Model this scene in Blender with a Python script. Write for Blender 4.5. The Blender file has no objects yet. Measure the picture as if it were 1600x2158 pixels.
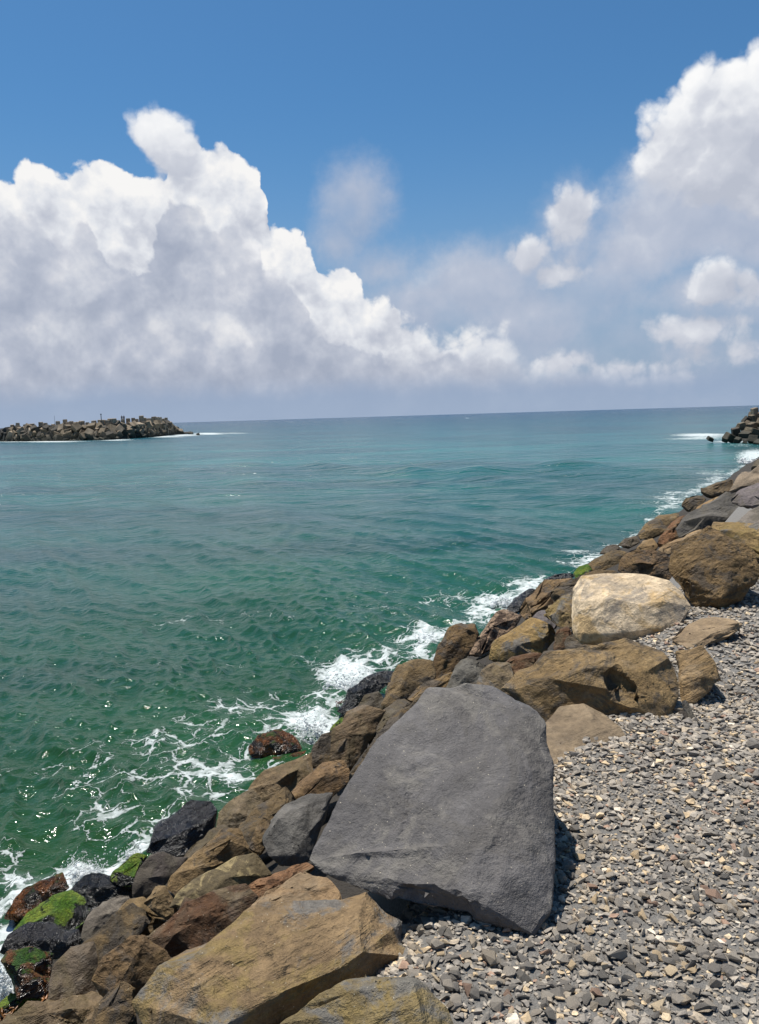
import bpy, bmesh, math, random
import numpy as np
from mathutils import Vector, Matrix

random.seed(7)
rng = np.random.default_rng(7)
scene = bpy.context.scene
COL = scene.collection
R = math.radians

# ------------------------------------------------------------------ camera
EYE = Vector((0.0, 0.0, 1.6))            # metres above the gravel path
FPX, PW, PH = 1680.0, 1600.0, 2158.0     # focal length in pixels of the photograph
PITCH, ROLL = R(6.89), R(-1.72)
camd = bpy.data.cameras.new('camera')
cam = bpy.data.objects.new('camera', camd)
COL.objects.link(cam)
camd.sensor_fit = 'VERTICAL'
camd.sensor_height = 24.0
camd.sensor_width = 24.0 * PW / PH
camd.lens = 24.0 * FPX / PH
camd.clip_start = 0.05
camd.clip_end = 80000.0
CAM_ROT = Matrix.Rotation(R(90) - PITCH, 3, 'X') @ Matrix.Rotation(ROLL, 3, 'Z')
cam.matrix_world = Matrix.Translation(EYE) @ CAM_ROT.to_4x4()
scene.camera = cam
CR = np.array(CAM_ROT)
EYEN = np.array(EYE)


def ray(x, y):
    d = CR @ np.array(((x - PW / 2) / FPX, -(y - PH / 2) / FPX, -1.0))
    return d / np.linalg.norm(d)


def project(P):
    q = (np.asarray(P) - EYEN) @ CR
    z = np.maximum(-q[..., 2], 1e-6)
    return np.stack((q[..., 0] / z * FPX + PW / 2, -q[..., 1] / z * FPX + PH / 2), -1)


def on_plane(x, y, z):
    d = ray(x, y)
    return EYEN + d * ((z - EYEN[2]) / d[2])


# ------------------------------------------------------------------ light and view
SUN_AZ, SUN_EL = R(-43), R(72)
SUN = np.array((math.sin(SUN_AZ) * math.cos(SUN_EL), math.cos(SUN_AZ) * math.cos(SUN_EL), math.sin(SUN_EL)))
SKY_STRENGTH = 0.1
EXPOSURE = 0.35
sl = bpy.data.lights.new('sun', 'SUN')
sl.energy = 4.8
sl.angle = R(0.53)
sl.color = (1.0, 0.95, 0.87)
so = bpy.data.objects.new('sun', sl)
COL.objects.link(so)
so.rotation_euler = Vector(SUN).to_track_quat('Z', 'Y').to_euler()
so.location = (-30, -5, 60)
scene.view_settings.view_transform = 'Standard'
scene.view_settings.look = 'None'
scene.view_settings.exposure = EXPOSURE
scene.view_settings.gamma = 1.0
scene.view_settings.use_curve_mapping = False
scene.render.engine = 'CYCLES'
scene.cycles.use_denoising = True
scene.cycles.max_bounces = 6
scene.cycles.diffuse_bounces = 3
scene.cycles.glossy_bounces = 3
scene.cycles.sample_clamp_indirect = 6.0


def lin(r, g, b):
    f = lambda c: c / 12.92 if c <= 0.04045 else ((c + 0.055) / 1.055) ** 2.4
    return (f(r / 255), f(g / 255), f(b / 255))


# ------------------------------------------------------------------ node helper
class NT:
    def __init__(self, tree):
        self.t = tree
        self.t.nodes.clear()

    def n(self, kind, **kw):
        nd = self.t.nodes.new(kind)
        for k, v in kw.items():
            setattr(nd, k, v)
        return nd

    def put(self, sock, v):
        if isinstance(v, bpy.types.NodeSocket):
            self.t.links.new(v, sock)
        elif v is not None:
            if isinstance(v, (tuple, list)) and len(v) == 3 and sock.type == 'RGBA':
                v = (*v, 1.0)
            sock.default_value = v

    def m(self, op, a, b=None, c=None, clamp=False):
        nd = self.n('ShaderNodeMath', operation=op)
        nd.use_clamp = clamp
        for i, v in enumerate((a, b, c)):
            if v is not None:
                self.put(nd.inputs[i], v)
        return nd.outputs[0]

    def v(self, op, a, b=None, c=None, s=None):
        nd = self.n('ShaderNodeVectorMath', operation=op)
        for i, x in enumerate((a, b, c)):
            if x is not None:
                self.put(nd.inputs[i], x)
        if s is not None:
            self.put(nd.inputs['Scale'], s)
        return nd.outputs['Value' if op in ('DOT_PRODUCT', 'LENGTH', 'DISTANCE') else 'Vector']

    def ss(self, x, lo, hi, a=0.0, b=1.0, kind='SMOOTHSTEP'):
        nd = self.n('ShaderNodeMapRange', interpolation_type=kind)
        for i, q in enumerate((x, lo, hi, a, b)):
            self.put(nd.inputs[i], q)
        return nd.outputs[0]

    def mix(self, f, a, b, blend='MIX'):
        nd = self.n('ShaderNodeMix', data_type='RGBA', blend_type=blend)
        nd.clamp_factor = True
        self.put(nd.inputs[0], f)
        self.put(nd.inputs[6], a)
        self.put(nd.inputs[7], b)
        return nd.outputs[2]

    def noise(self, vec, scale, detail=3.0, rough=0.5, dist=0.0, color=False, lac=2.0):
        nd = self.n('ShaderNodeTexNoise')
        self.put(nd.inputs['Vector'], vec)
        self.put(nd.inputs['Scale'], scale)
        nd.inputs['Detail'].default_value = detail
        nd.inputs['Roughness'].default_value = rough
        nd.inputs['Lacunarity'].default_value = lac
        nd.inputs['Distortion'].default_value = dist
        return nd.outputs['Color' if color else 'Fac']

    def voro(self, vec, scale, feature='F1', detail=0.0, rough=0.5, lac=2.0, out='Distance', smooth=None, rand=1.0):
        nd = self.n('ShaderNodeTexVoronoi', feature=feature)
        self.put(nd.inputs['Vector'], vec)
        self.put(nd.inputs['Scale'], scale)
        if 'Detail' in nd.inputs:
            nd.inputs['Detail'].default_value = detail
            nd.inputs['Roughness'].default_value = rough
            nd.inputs['Lacunarity'].default_value = lac
            nd.normalize = True
        if smooth is not None and 'Smoothness' in nd.inputs:
            nd.inputs['Smoothness'].default_value = smooth
        nd.inputs['Randomness'].default_value = rand
        return nd.outputs[out]

    def ramp(self, f, stops, interp='LINEAR'):
        nd = self.n('ShaderNodeValToRGB')
        cr = nd.color_ramp
        cr.interpolation = interp
        while len(cr.elements) < len(stops):
            cr.elements.new(0.5)
        for e, (p, c) in zip(cr.elements, stops):
            e.position = p
            e.color = (*c, 1.0) if len(c) == 3 else c
        self.put(nd.inputs[0], f)
        return nd.outputs[0]

    def curve(self, f, pts):
        nd = self.n('ShaderNodeFloatCurve')
        c = nd.mapping.curves[0]
        while len(c.points) < len(pts):
            c.points.new(0.5, 0.5)
        for p, (x, y) in zip(c.points, pts):
            p.location = (x, y)
            p.handle_type = 'AUTO_CLAMPED'
        nd.mapping.update()
        self.put(nd.inputs['Value'], f)
        return nd.outputs[0]


# ------------------------------------------------------------------ sky with clouds
U0, U1, V1 = R(-60), R(60), R(50)


def uv(x, y):
    d = ray(x, y)
    return math.atan2(d[0], d[1]), math.asin(d[2])


def profile(pts):
    out = []
    for x, y in pts:
        u, v = uv(x, y)
        out.append(((u - U0) / (U1 - U0), max(0.0, v / V1)))
    out.sort()
    return [(0.0, out[0][1])] + out + [(1.0, out[-1][1])]


# outlines of the cloud banks, as directions in the sky
BACK_TOP = [(-420, 470), (-200, 420), (-60, 420), (0, 398), (40, 362), (70, 350), (120, 362), (170, 352), (225, 342), (285, 368),
            (318, 388), (345, 392), (352, 325), (368, 312), (420, 305), (460, 300), (500, 342), (545, 378), (560, 440), (575, 490), (600, 482), (645, 490),
            (660, 540), (690, 555), (735, 560), (760, 610), (790, 640), (820, 640), (850, 690), (900, 690), (940, 715), (1000, 700), (1070, 706), (1100, 752), (1160, 770), (1220, 765),
            (1300, 790), (1390, 800), (1480, 818), (1600, 806), (1900, 760)]
FRONT_TOP = [(-420, 560), (-150, 500), (-40, 478), (20, 480), (60, 472), (100, 498), (140, 528), (180, 486), (215, 535), (245, 566), (290, 545),
             (335, 500), (365, 440), (420, 440), (465, 488), (505, 470), (535, 492), (560, 585), (600, 600), (640, 650),
             (660, 690), (720, 735), (800, 745), (860, 770), (930, 748), (1010, 765), (1080, 800), (1200, 815), (1600, 838), (2000, 800)]
SUNLIT_BLOBS = [  # big bright cloud, upper right; small towers
    (1495, 250, 105, 82), (1580, 230, 85, 80), (1425, 282, 58, 56), (1535, 340, 105, 80), (1470, 350, 60, 40), (1690, 265, 170, 150), (1415, 325, 52, 34), (1470, 200, 50, 46),
    (338, 292, 46, 38), (372, 335, 52, 56), (1205, 452, 38, 44), (1222, 436, 22, 26), (1185, 580, 42, 26), (1115, 540, 34, 22),
    (1475, 694, 66, 26), (1505, 606, 44, 34), (1330, 766, 56, 15), (1195, 762, 44, 14), (1385, 806, 40, 14), (1590, 604, 50, 26), (1560, 746, 50, 14), (1830, 290, 180, 130)]
SOFT_BLOBS = [    # thin grey clouds with soft edges
    (745, 435, 78, 88), (720, 500, 60, 60), (1450, 460, 180, 100), (1430, 410, 110, 90), (1500, 400, 130, 90), (1345, 530, 115, 80), (1560, 430, 190, 120), (1700, 430, 200, 150),
    (1205, 470, 56, 68), (1200, 530, 60, 80), (1160, 560, 70, 60), (1120, 590, 95, 80), (1010, 605, 150, 85), (900, 650, 160, 75), (1130, 670, 220, 85), (1250, 620, 110, 75),
    (1480, 615, 120, 52), (1570, 640, 130, 60), (1480, 690, 130, 50), (1430, 735, 110, 36), (1330, 710, 90, 45), (1590, 740, 140, 45), (1050, 730, 240, 60),
    (800, 570, 90, 42), (1320, 640, 120, 34), (1600, 540, 60, 40), (1230, 745, 120, 40), (1400, 622, 60, 24), (1360, 790, 180, 36), (1250, 800, 380, 40), (1000, 770, 300, 60), (1290, 590, 90, 70), (1360, 470, 90, 70)]


def build_world():
    w = bpy.data.worlds.new('World')
    scene.world = w
    w.use_nodes = True
    w.cycles.sampling_method = 'MANUAL'
    w.cycles.sample_map_resolution = 512

    # a node group gives, for a direction, how deep inside each cloud bank it lies
    g = bpy.data.node_groups.new('cloud_banks', 'ShaderNodeTree')
    g.interface.new_socket('Direction', in_out='INPUT', socket_type='NodeSocketVector')
    for s in ('Back', 'Front', 'Sunlit', 'Soft', 'Puff'):
        g.interface.new_socket(s, in_out='OUTPUT', socket_type='NodeSocketFloat')
    t = NT(g)
    gi = t.n('NodeGroupInput')
    go = t.n('NodeGroupOutput')
    d = t.v('NORMALIZE', gi.outputs[0])
    warp = t.v('SUBTRACT', t.noise(d, 16, 4, 0.55, color=True), (0.5, 0.5, 0.5))
    dw = t.v('MULTIPLY_ADD', warp, (0.045, 0.045, 0.045), d)
    warp2 = t.v('SUBTRACT', t.noise(d, 7, 3, 0.5, color=True), (0.5, 0.5, 0.5))
    dsoft = t.v('MULTIPLY_ADD', warp2, (0.10, 0.10, 0.07), dw)
    b1, b2, b3, b4 = (t.m('POWER', t.voro(dw, sc), 2.0) for sc in (16, 37, 82, 170))
    puff = t.m('MULTIPLY_ADD', b4, -0.009, 0.026)
    puff = t.m('MULTIPLY_ADD', b1, -0.095, t.m('MULTIPLY_ADD', b2, -0.055, t.m('MULTIPLY_ADD', b3, -0.024, puff)))
    fine = t.m('MULTIPLY', t.m('SUBTRACT', t.noise(d, 85, 5, 0.62), 0.5), 0.016)

    def angles(vec):
        sx = t.n('ShaderNodeSeparateXYZ')
        t.put(sx.inputs[0], vec)
        return t.m('ARCTAN2', sx.outputs[0], sx.outputs[1]), t.m('ARCSINE', sx.outputs[2])

    wd = t.v('MULTIPLY_ADD', warp, (0.030, 0.030, 0.022), d)
    u, v = angles(wd)
    un = t.m('DIVIDE', t.m('SUBTRACT', u, U0), U1 - U0)
    back = t.m('ADD', t.m('SUBTRACT', t.m('MULTIPLY', t.curve(un, profile(BACK_TOP)), V1), v), puff)
    t.put(go.inputs['Back'], t.m('ADD', back, fine))
    front = t.m('ADD', t.m('SUBTRACT', t.m('MULTIPLY', t.curve(un, profile(FRONT_TOP)), V1), v), puff)
    t.put(go.inputs['Front'], t.m('ADD', front, fine))

    def blobs(lst, uu, vv):
        cmb = t.n('ShaderNodeCombineXYZ')
        t.put(cmb.inputs[0], uu)
        t.put(cmb.inputs[1], vv)
        acc = None
        for (x, y, a, b) in lst:
            cu, cv = uv(x, y)
            su, sv = FPX / a, FPX / b
            q = t.v('LENGTH', t.v('MULTIPLY_ADD', cmb.outputs[0], (su, sv, 0), (-cu * su, -cv * sv, 0)))
            f = t.m('MULTIPLY', t.m('SUBTRACT', 1.0, q), min(a, b) / FPX)
            acc = f if acc is None else t.m('SMOOTH_MAX', acc, f, 0.012)
        return acc

    t.put(go.inputs['Sunlit'], t.m('ADD', t.m('ADD', blobs(SUNLIT_BLOBS, u, v), t.m('MULTIPLY', puff, 0.75)), t.m('MULTIPLY', fine, 0.6)))
    us, vs = angles(t.v('MULTIPLY_ADD', warp, (0.05, 0.05, 0.03), t.v('MULTIPLY_ADD', warp2, (0.03, 0.03, 0.015), d)))
    t.put(go.inputs['Soft'], t.m('ADD', blobs(SOFT_BLOBS, us, vs), t.m('MULTIPLY', fine, 1.2)))
    t.put(go.inputs['Puff'], puff)

    w_ = NT(w.node_tree)
    out = w_.n('ShaderNodeOutputWorld')
    bg = w_.n('ShaderNodeBackground')
    w_.put(bg.inputs['Strength'], SKY_STRENGTH)
    w_.put(out.inputs[0], bg.outputs[0])
    tc = w_.n('ShaderNodeTexCoord')
    dv = w_.v('NORMALIZE', tc.outputs['Generated'])
    sky = w_.n('ShaderNodeTexSky', sky_type='NISHITA')
    sky.sun_disc = False
    sky.sun_elevation = SUN_EL
    sky.sun_rotation = SUN_AZ
    sky.air_density = 1.0
    sky.dust_density = 0.6
    sky.ozone_density = 2.0
    sx = w_.n('ShaderNodeSeparateXYZ')
    w_.put(sx.inputs[0], dv)
    el = sx.outputs[2]

    def C(r, g_, b):   # a colour as it should show, in the sky's units
        return tuple(c / SKY_STRENGTH / 2 ** EXPOSURE for c in lin(r, g_, b))

    skyc = w_.mix(1.0, sky.outputs[0], SKY_TINT, 'MULTIPLY')
    hz = w_.ss(el, 0.0, 0.42, 1.0, 0.0)
    skyc = w_.mix(w_.m('MULTIPLY', w_.m('POWER', hz, 1.9), 0.88), skyc, C(150, 168, 194))

    ga = w_.n('ShaderNodeGroup', node_tree=g)
    w_.put(ga.inputs[0], dv)
    gb = w_.n('ShaderNodeGroup', node_tree=g)
    w_.put(gb.inputs[0], w_.v('ADD', dv, tuple(SUN * 0.026)))

    rimvar = w_.ss(w_.noise(dv, 7.5, 3, 0.55), 0.38, 0.62, 0.1, 1.0)
    dpuff = w_.m('SUBTRACT', ga.outputs['Puff'], gb.outputs['Puff'])

    def light(k, near):     # lit where the cloud thins towards the sun; deep inside only the billows tell
        rim = w_.m('SUBTRACT', w_.m('SUBTRACT', ga.outputs[k], gb.outputs[k]), dpuff)
        rim = w_.m('MULTIPLY', rim, w_.ss(ga.outputs[k], 0.0, 0.07, 1.0, 0.12))
        return w_.m('MULTIPLY', w_.m('MULTIPLY_ADD', rim, rimvar, dpuff), near)

    low = w_.noise(dv, 9, 4, 0.55)
    mid = w_.m('SUBTRACT', w_.noise(dv, 24, 5, 0.6), 0.5)
    # thin grey clouds
    s = ga.outputs['Soft']
    dense = w_.m('MULTIPLY', w_.ss(sx.outputs[0], 0.16, 0.27), w_.ss(el, 0.10, 0.17))      # the cloud under the right-hand tower is thick
    a_soft = w_.m('MULTIPLY', w_.ss(s, -0.018, 0.032), w_.m('MAXIMUM', w_.ss(low, 0.3, 0.62, 0.55, 0.94), w_.m('MULTIPLY', dense, 0.96)))
    lt = w_.m('ADD', light('Soft', 16), w_.m('MULTIPLY_ADD', dense, 0.25, w_.m('MULTIPLY', w_.m('SUBTRACT', low, 0.5), 1.2)))
    col_soft = w_.ramp(w_.ss(lt, -0.4, 1.1, kind='LINEAR'), [(0, C(164, 177, 200)), (0.5, C(186, 194, 211)), (1, C(222, 225, 232))])
    c = w_.mix(a_soft, skyc, col_soft)
    # white bank behind
    s = ga.outputs['Back']
    haz = w_.m('ADD', sx.outputs[0], w_.m('MULTIPLY', mid, 0.25))     # thins out to the right of the bank
    a_back = w_.m('MULTIPLY', w_.ss(s, 0.0, w_.ss(haz, -0.05, 0.2, 0.009, 0.03)), w_.ss(haz, 0.02, 0.34, 1.0, 0.35))
    lt = w_.m('ADD', light('Back', 44), w_.m('MULTIPLY_ADD', mid, 2.6, w_.m('ADD', w_.ss(s, 0.005, 0.05, 0.15, 0.0), w_.ss(w_.m('MULTIPLY_ADD', low, 0.10, el), 0.06, 0.16, -0.7, 0.4))))
    col_back = w_.ramp(w_.ss(lt, -0.75, 1.2, kind='LINEAR'), [(0, C(186, 192, 206)), (0.35, C(206, 210, 220)), (0.65, C(226, 229, 235)), (1, C(247, 246, 245))])
    c = w_.mix(a_back, c, col_back)
    # sunlit cloud, upper right
    s = ga.outputs['Sunlit']
    a_sun = w_.ss(s, -0.002, 0.014)
    lt = w_.m('ADD', light('Sunlit', 32), w_.m('ADD', w_.ss(s, 0.0, 0.06, 0.25, -0.1), w_.ss(w_.m('MULTIPLY_ADD', low, 0.06, el), 0.22, 0.38, -0.7, 0.2)))
    col_sun = w_.ramp(w_.ss(lt, -0.8, 1.0, kind='LINEAR'), [(0, C(186, 192, 206)), (0.4, C(208, 212, 222)), (0.7, C(236, 238, 242)), (1, C(252, 252, 252))])
    c = w_.mix(a_sun, c, col_sun)
    # grey bank in front
    s = ga.outputs['Front']
    a_front = w_.m('MULTIPLY', w_.ss(s, 0.0, 0.012), w_.ss(w_.noise(dv, 13, 4, 0.6), 0.32, 0.6, 0.5, 0.97))
    lt = w_.m('ADD', w_.m('ADD', light('Front', 34), w_.m('ADD', w_.ss(s, 0.0, 0.03, 0.15, 0.0), w_.ss(w_.m('MULTIPLY_ADD', low, 0.08, el), 0.06, 0.28, -0.35, -0.05))), w_.m('MULTIPLY_ADD', mid, 2.6, w_.m('MULTIPLY', w_.m('SUBTRACT', low, 0.47), 3.2)))
    col_front = w_.ramp(w_.ss(lt, -1.0, 1.6, kind='LINEAR'), [(0, C(163, 172, 191)), (0.4, C(181, 188, 204)), (0.68, C(202, 206, 217)), (1, C(236, 237, 241))])
    c = w_.mix(a_front, c, col_front)
    # murk under the banks, down to the horizon
    murk = w_.ss(w_.m('ADD', el, w_.m('MULTIPLY', w_.m('SUBTRACT', w_.noise(dv, 14, 4, 0.6), 0.5), 0.03)), 0.020, 0.056, 0.9, 0.0)
    c = w_.mix(murk, c, w_.mix(w_.ss(el, 0.0, 0.05), C(155, 173, 199), C(149, 167, 195)))
    w_.put(bg.inputs['Color'], c)


SKY_TINT = (0.345, 0.62, 0.785)
build_world()

# ------------------------------------------------------------------ tagging and mesh helpers
def tag(o, label=None, cat=None, group=None, kind=None):
    if label:
        o['label'] = label
    if cat:
        o['category'] = cat
    if group:
        o['group'] = group
    if kind:
        o['kind'] = kind
    return o


def mesh_np(name, V, F, smooth=True):
    """A mesh from numpy: V (n,3), F (m,k) with k equal for all faces."""
    V = np.asarray(V, np.float32)
    F = np.asarray(F, np.int32)
    me = bpy.data.meshes.new(name)
    me.vertices.add(len(V))
    me.vertices.foreach_set('co', V.ravel())
    k = F.shape[1]
    me.loops.add(F.size)
    me.loops.foreach_set('vertex_index', F.ravel())
    me.polygons.add(len(F))
    me.polygons.foreach_set('loop_start', np.arange(0, F.size, k, dtype=np.int32))
    me.update(calc_edges=True)
    me.polygons.foreach_set('use_smooth', np.full(len(F), smooth, bool))
    me.validate()
    return me


def link(name, me, mat=None, parent=None, loc=None):
    o = bpy.data.objects.new(name, me)
    COL.objects.link(o)
    if mat is not None and me is not None and not me.materials:
        me.materials.append(mat)
    if parent is not None:
        o.parent = parent
    if loc is not None:
        o.location = loc
    return o


_P = np.random.default_rng(11).permutation(512)
_P = np.concatenate([_P, _P])
_G = np.random.default_rng(12).normal(size=(512, 3))
_G /= np.linalg.norm(_G, axis=1)[:, None]


def perlin(P):
    P = np.asarray(P, float)
    i = np.floor(P).astype(int)
    f = P - i
    w = f * f * f * (f * (f * 6 - 15) + 10)
    r = 0
    for dx in (0, 1):
        for dy in (0, 1):
            for dz in (0, 1):
                h = _P[(_P[(_P[(i[:, 0] + dx) & 511] + i[:, 1] + dy) & 511] + i[:, 2] + dz) & 511]
                g = _G[h & 511]
                dot = g[:, 0] * (f[:, 0] - dx) + g[:, 1] * (f[:, 1] - dy) + g[:, 2] * (f[:, 2] - dz)
                r = r + dot * (w[:, 0] if dx else 1 - w[:, 0]) * (w[:, 1] if dy else 1 - w[:, 1]) * (w[:, 2] if dz else 1 - w[:, 2])
    return r


def fbm(P, oct=4, gain=0.5):
    r, a, s = 0, 1.0, 1.0
    for k in range(oct):
        r = r + a * perlin(P * s + 17.3 * k)
        a *= gain
        s *= 2.03
    return r


# ------------------------------------------------------------------ the lie of the land
SHT = np.array((0.5, 0.866))          # along the shore, away from the camera
SHN = np.array((-0.866, 0.5))         # across it, towards the water
WATER_Z = -2.4
EDGE_S, WATER_S = 0.75, 5.5


def slope_z(s):
    """Height of the top of the rock armour at distance s across the shore."""
    s = np.asarray(s, float)
    z = np.where(s < EDGE_S, 0.0, (s - EDGE_S) * WATER_Z / (WATER_S - EDGE_S))
    return z


def ground_hit(x, y):
    """Where the ray through pixel x, y of the photograph meets gravel or rock slope."""
    d = ray(x, y)
    a = on_plane(x, y, 0.0) if d[2] < -1e-3 else None
    wl = on_plane(x, y, WATER_Z + 0.02) if d[2] < -1e-3 else None
    if a is not None and a[:2] @ SHN < EDGE_S:
        return a
    k = WATER_Z / (WATER_S - EDGE_S)
    # z = k (s - EDGE_S):  1.6 + t dz = k (t dn - EDGE_S)
    dn = d[:2] @ SHN
    t = (EYEN[2] + k * EDGE_S) / (k * dn - d[2])
    if t < 0 or t > 400:
        t = 400
    p = EYEN + d * t
    return wl if wl is not None and p[2] < WATER_Z else p


def gravel_z(X, Y):
    P = np.stack((X * 0.7, Y * 0.7, np.zeros_like(X) + 3.1), -1)
    s = X * SHN[0] + Y * SHN[1]
    z = 0.05 * perlin(P) + 0.02 * perlin(P * 3.1)
    for (mx, my, h, r) in MOUNDS:
        z = z + h * np.exp(-((X - mx) ** 2 + (Y - my) ** 2) / (r * r))
    return z - np.clip(s - 1.0, 0, 9) * 0.42


MOUNDS = []
for (x, y, h, r) in ((1345, 1505, 0.05, 0.20), (1400, 1560, 0.03, 0.4)):
    p = on_plane(x, y, 0.0)
    MOUNDS.append((p[0], p[1], h, r))


# ------------------------------------------------------------------ materials
def new_mat(name):
    m = bpy.data.materials.new(name)
    m.use_nodes = True
    t = NT(m.node_tree)
    out = t.n('ShaderNodeOutputMaterial')
    b = t.n('ShaderNodeBsdfPrincipled')
    t.put(out.inputs[0], b.outputs[0])
    return m, t, b, out


def bump(t, h, dist=0.02, strength=1.0, normal=None):
    nd = t.n('ShaderNodeBump')
    nd.inputs['Strength'].default_value = strength
    nd.inputs['Distance'].default_value = dist
    t.put(nd.inputs['Height'], h)
    if normal is not None:
        t.put(nd.inputs['Normal'], normal)
    return nd.outputs[0]


def rock_mat(name, second=None, second_amt=0.5, third=None, rough=0.85, speck=0.5, grain=1.0, wet=False, moss=None, weed=False, scale=1.0, blotch=None, spec=0.3, patch_scale=3.0, crack=0.0, bloom=0.35, pits=0.5, layers=2.2):
    """Rock whose base colour is the object's own colour; second and third are mineral stains."""
    m, t, b, out = new_mat(name)
    tc = t.n('ShaderNodeTexCoord')
    oi = t.n('ShaderNodeObjectInfo')
    p = t.v('MULTIPLY_ADD', oi.outputs['Random'], (37.0, 11.0, 23.0), tc.outputs['Object'])
    n1 = t.noise(p, 2.2 * scale, 6, 0.62, 0.6)
    n2 = t.noise(t.v('ADD', p, (9, 3, 5)), patch_scale * scale, 7, 0.66, 0.9)
    n3 = t.noise(p, 26 * scale, 5, 0.7)
    n4 = t.noise(p, 140, 3, 0.7)
    c = oi.outputs['Color']
    c = t.mix(t.ss(n1, 0.3, 0.72), t.mix(1.0, c, (0.62, 0.6, 0.58), 'MULTIPLY'), t.mix(1.0, c, (1.18, 1.16, 1.12), 'MULTIPLY'))
    if second:
        c = t.mix(t.m('MULTIPLY', t.ss(n2, 0.48, 0.58), second_amt), c, second)
    if third:
        n5 = t.noise(t.v('ADD', p, (-7, 13, 2)), 3.4 * scale, 7, 0.7, 0.7)
        c = t.mix(t.m('MULTIPLY', t.ss(n5, 0.5, 0.6), 0.85), c, third)
    if blotch:
        n6 = t.noise(t.v('ADD', p, (1, -4, 8)), 9.0, 5, 0.6, 0.8)
        c = t.mix(t.ss(n6, 0.47, 0.53), c, blotch)
    c = t.mix(t.ss(n3, 0.32, 0.7), t.mix(1.0, c, (0.72, 0.71, 0.7), 'MULTIPLY'), t.mix(1.0, c, (1.13, 1.13, 1.12), 'MULTIPLY'))
    c = t.mix(t.ss(n4, 0.35, 0.7), t.mix(1.0, c, (0.85, 0.85, 0.85), 'MULTIPLY'), c)
    # pale mineral specks, and hairline cracks
    sp = t.voro(p, 95, 'F1')
    spn = t.noise(p, 60, 2, 0.5)
    c = t.mix(t.m('MULTIPLY', t.m('MULTIPLY', t.ss(sp, 0.16, 0.04), t.ss(spn, 0.60, 0.68)), speck), c, (0.5, 0.44, 0.33))
    wv = t.v('MULTIPLY_ADD', t.v('SUBTRACT', t.noise(p, 6, 4, 0.6, color=True), (0.5, 0.5, 0.5)), (0.35, 0.35, 0.35), p)
    ck = t.voro(wv, 2.6 * scale, 'DISTANCE_TO_EDGE')
    ckm = t.m('MULTIPLY', t.ss(ck, 0.012, 0.0), t.ss(t.noise(p, 4.0, 2, 0.5), 0.5, 0.62))
    ckm = t.m('MULTIPLY', ckm, crack)
    c = t.mix(ckm, c, (0.012, 0.011, 0.01))
    ro = t.ss(n3, 0.3, 0.7, rough - 0.1, min(1.0, rough + 0.1))
    h = t.m('ADD', t.m('MULTIPLY', n3, 0.9), t.m('MULTIPLY', n4, 0.28))
    h = t.m('ADD', h, t.m('MULTIPLY', t.noise(p, 9 * scale, 6, 0.68, 0.4), 1.2))
    h = t.m('SUBTRACT', h, t.m('MULTIPLY', ckm, 0.8))
    lay = t.n('ShaderNodeVectorRotate', rotation_type='EULER_XYZ')
    t.put(lay.inputs['Vector'], p)
    lay.inputs['Rotation'].default_value = (0.5, 0.4, 0.3)
    ly = t.noise(t.v('MULTIPLY', lay.outputs[0], (2.5 * scale, 2.5 * scale, 15 * scale)), 1.0, 5, 0.62, 0.5)
    lm = t.ss(t.noise(p, 2.6 * scale, 3, 0.5), 0.44, 0.6)
    h = t.m('ADD', h, t.m('MULTIPLY', t.m('MULTIPLY', ly, lm), layers))
    pit = t.m('MULTIPLY', t.ss(t.voro(p, 22 * scale), 0.30, 0.12), t.ss(t.noise(p, 5 * scale, 3, 0.6), 0.5, 0.62))
    h = t.m('SUBTRACT', h, t.m('MULTIPLY', pit, pits))
    if not wet:
        bl = t.noise(t.v('ADD', p, (4, 4, -6)), 4.6, 7, 0.75, 0.8)
        c = t.mix(t.m('MULTIPLY', t.ss(bl, 0.55, 0.7), bloom), c, t.mix(0.5, c, (0.34, 0.31, 0.26)))
    if wet:
        ro = t.ss(t.noise(p, 11, 4, 0.6), 0.35, 0.65, 0.12, 0.42)
        h = t.m('ADD', h, t.m('MULTIPLY', t.voro(p, 32, 'F1', 1.0), 0.6))
    ge = t.n('ShaderNodeNewGeometry')
    if moss:
        sx = t.n('ShaderNodeSeparateXYZ')
        t.put(sx.inputs[0], ge.outputs['Normal'])
        mn = t.noise(p, 5.5, 6, 0.7, 0.5)
        cover = t.m('ADD', t.m('MULTIPLY', sx.outputs[2], 0.45), mn)
        mk = t.ss(cover, moss[1], moss[1] + 0.07)
        mf = t.noise(p, 70, 3, 0.7)
        mc = t.mix(t.ss(mf, 0.3, 0.7), tuple(q * 0.45 for q in moss[0]), moss[0])
        mc = t.mix(t.ss(t.noise(p, 9, 3, 0.6), 0.35, 0.65), t.mix(1.0, mc, (0.4, 0.7, 0.5), 'MULTIPLY'), mc)
        c = t.mix(mk, c, mc)
        ro = t.m('ADD', ro, t.m('MULTIPLY', mk, 0.6), clamp=True)
        h = t.m('ADD', h, t.m('MULTIPLY', mk, t.m('ADD', 0.5, t.m('MULTIPLY', mf, 2.2))))
    if weed:
        wn = t.voro(t.v('MULTIPLY', p, (1, 1, 0.6)), 48, 'F1', 1.0)
        wm = t.ss(t.noise(p, 7, 5, 0.7, 0.6), 0.42, 0.56)
        wc = t.mix(t.noise(p, 30, 3, 0.6), (0.05, 0.012, 0.006), (0.26, 0.10, 0.02))
        c = t.mix(wm, c, wc)
        h = t.m('ADD', h, t.m('MULTIPLY', wm, t.m('MULTIPLY', wn, 2.2)))
    t.put(b.inputs['Base Color'], c)
    t.put(b.inputs['Roughness'], ro)
    b.inputs['Specular IOR Level'].default_value = 0.55 if wet else spec
    t.put(b.inputs['Normal'], bump(t, h, 0.018 * grain, 0.9))
    return m


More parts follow.
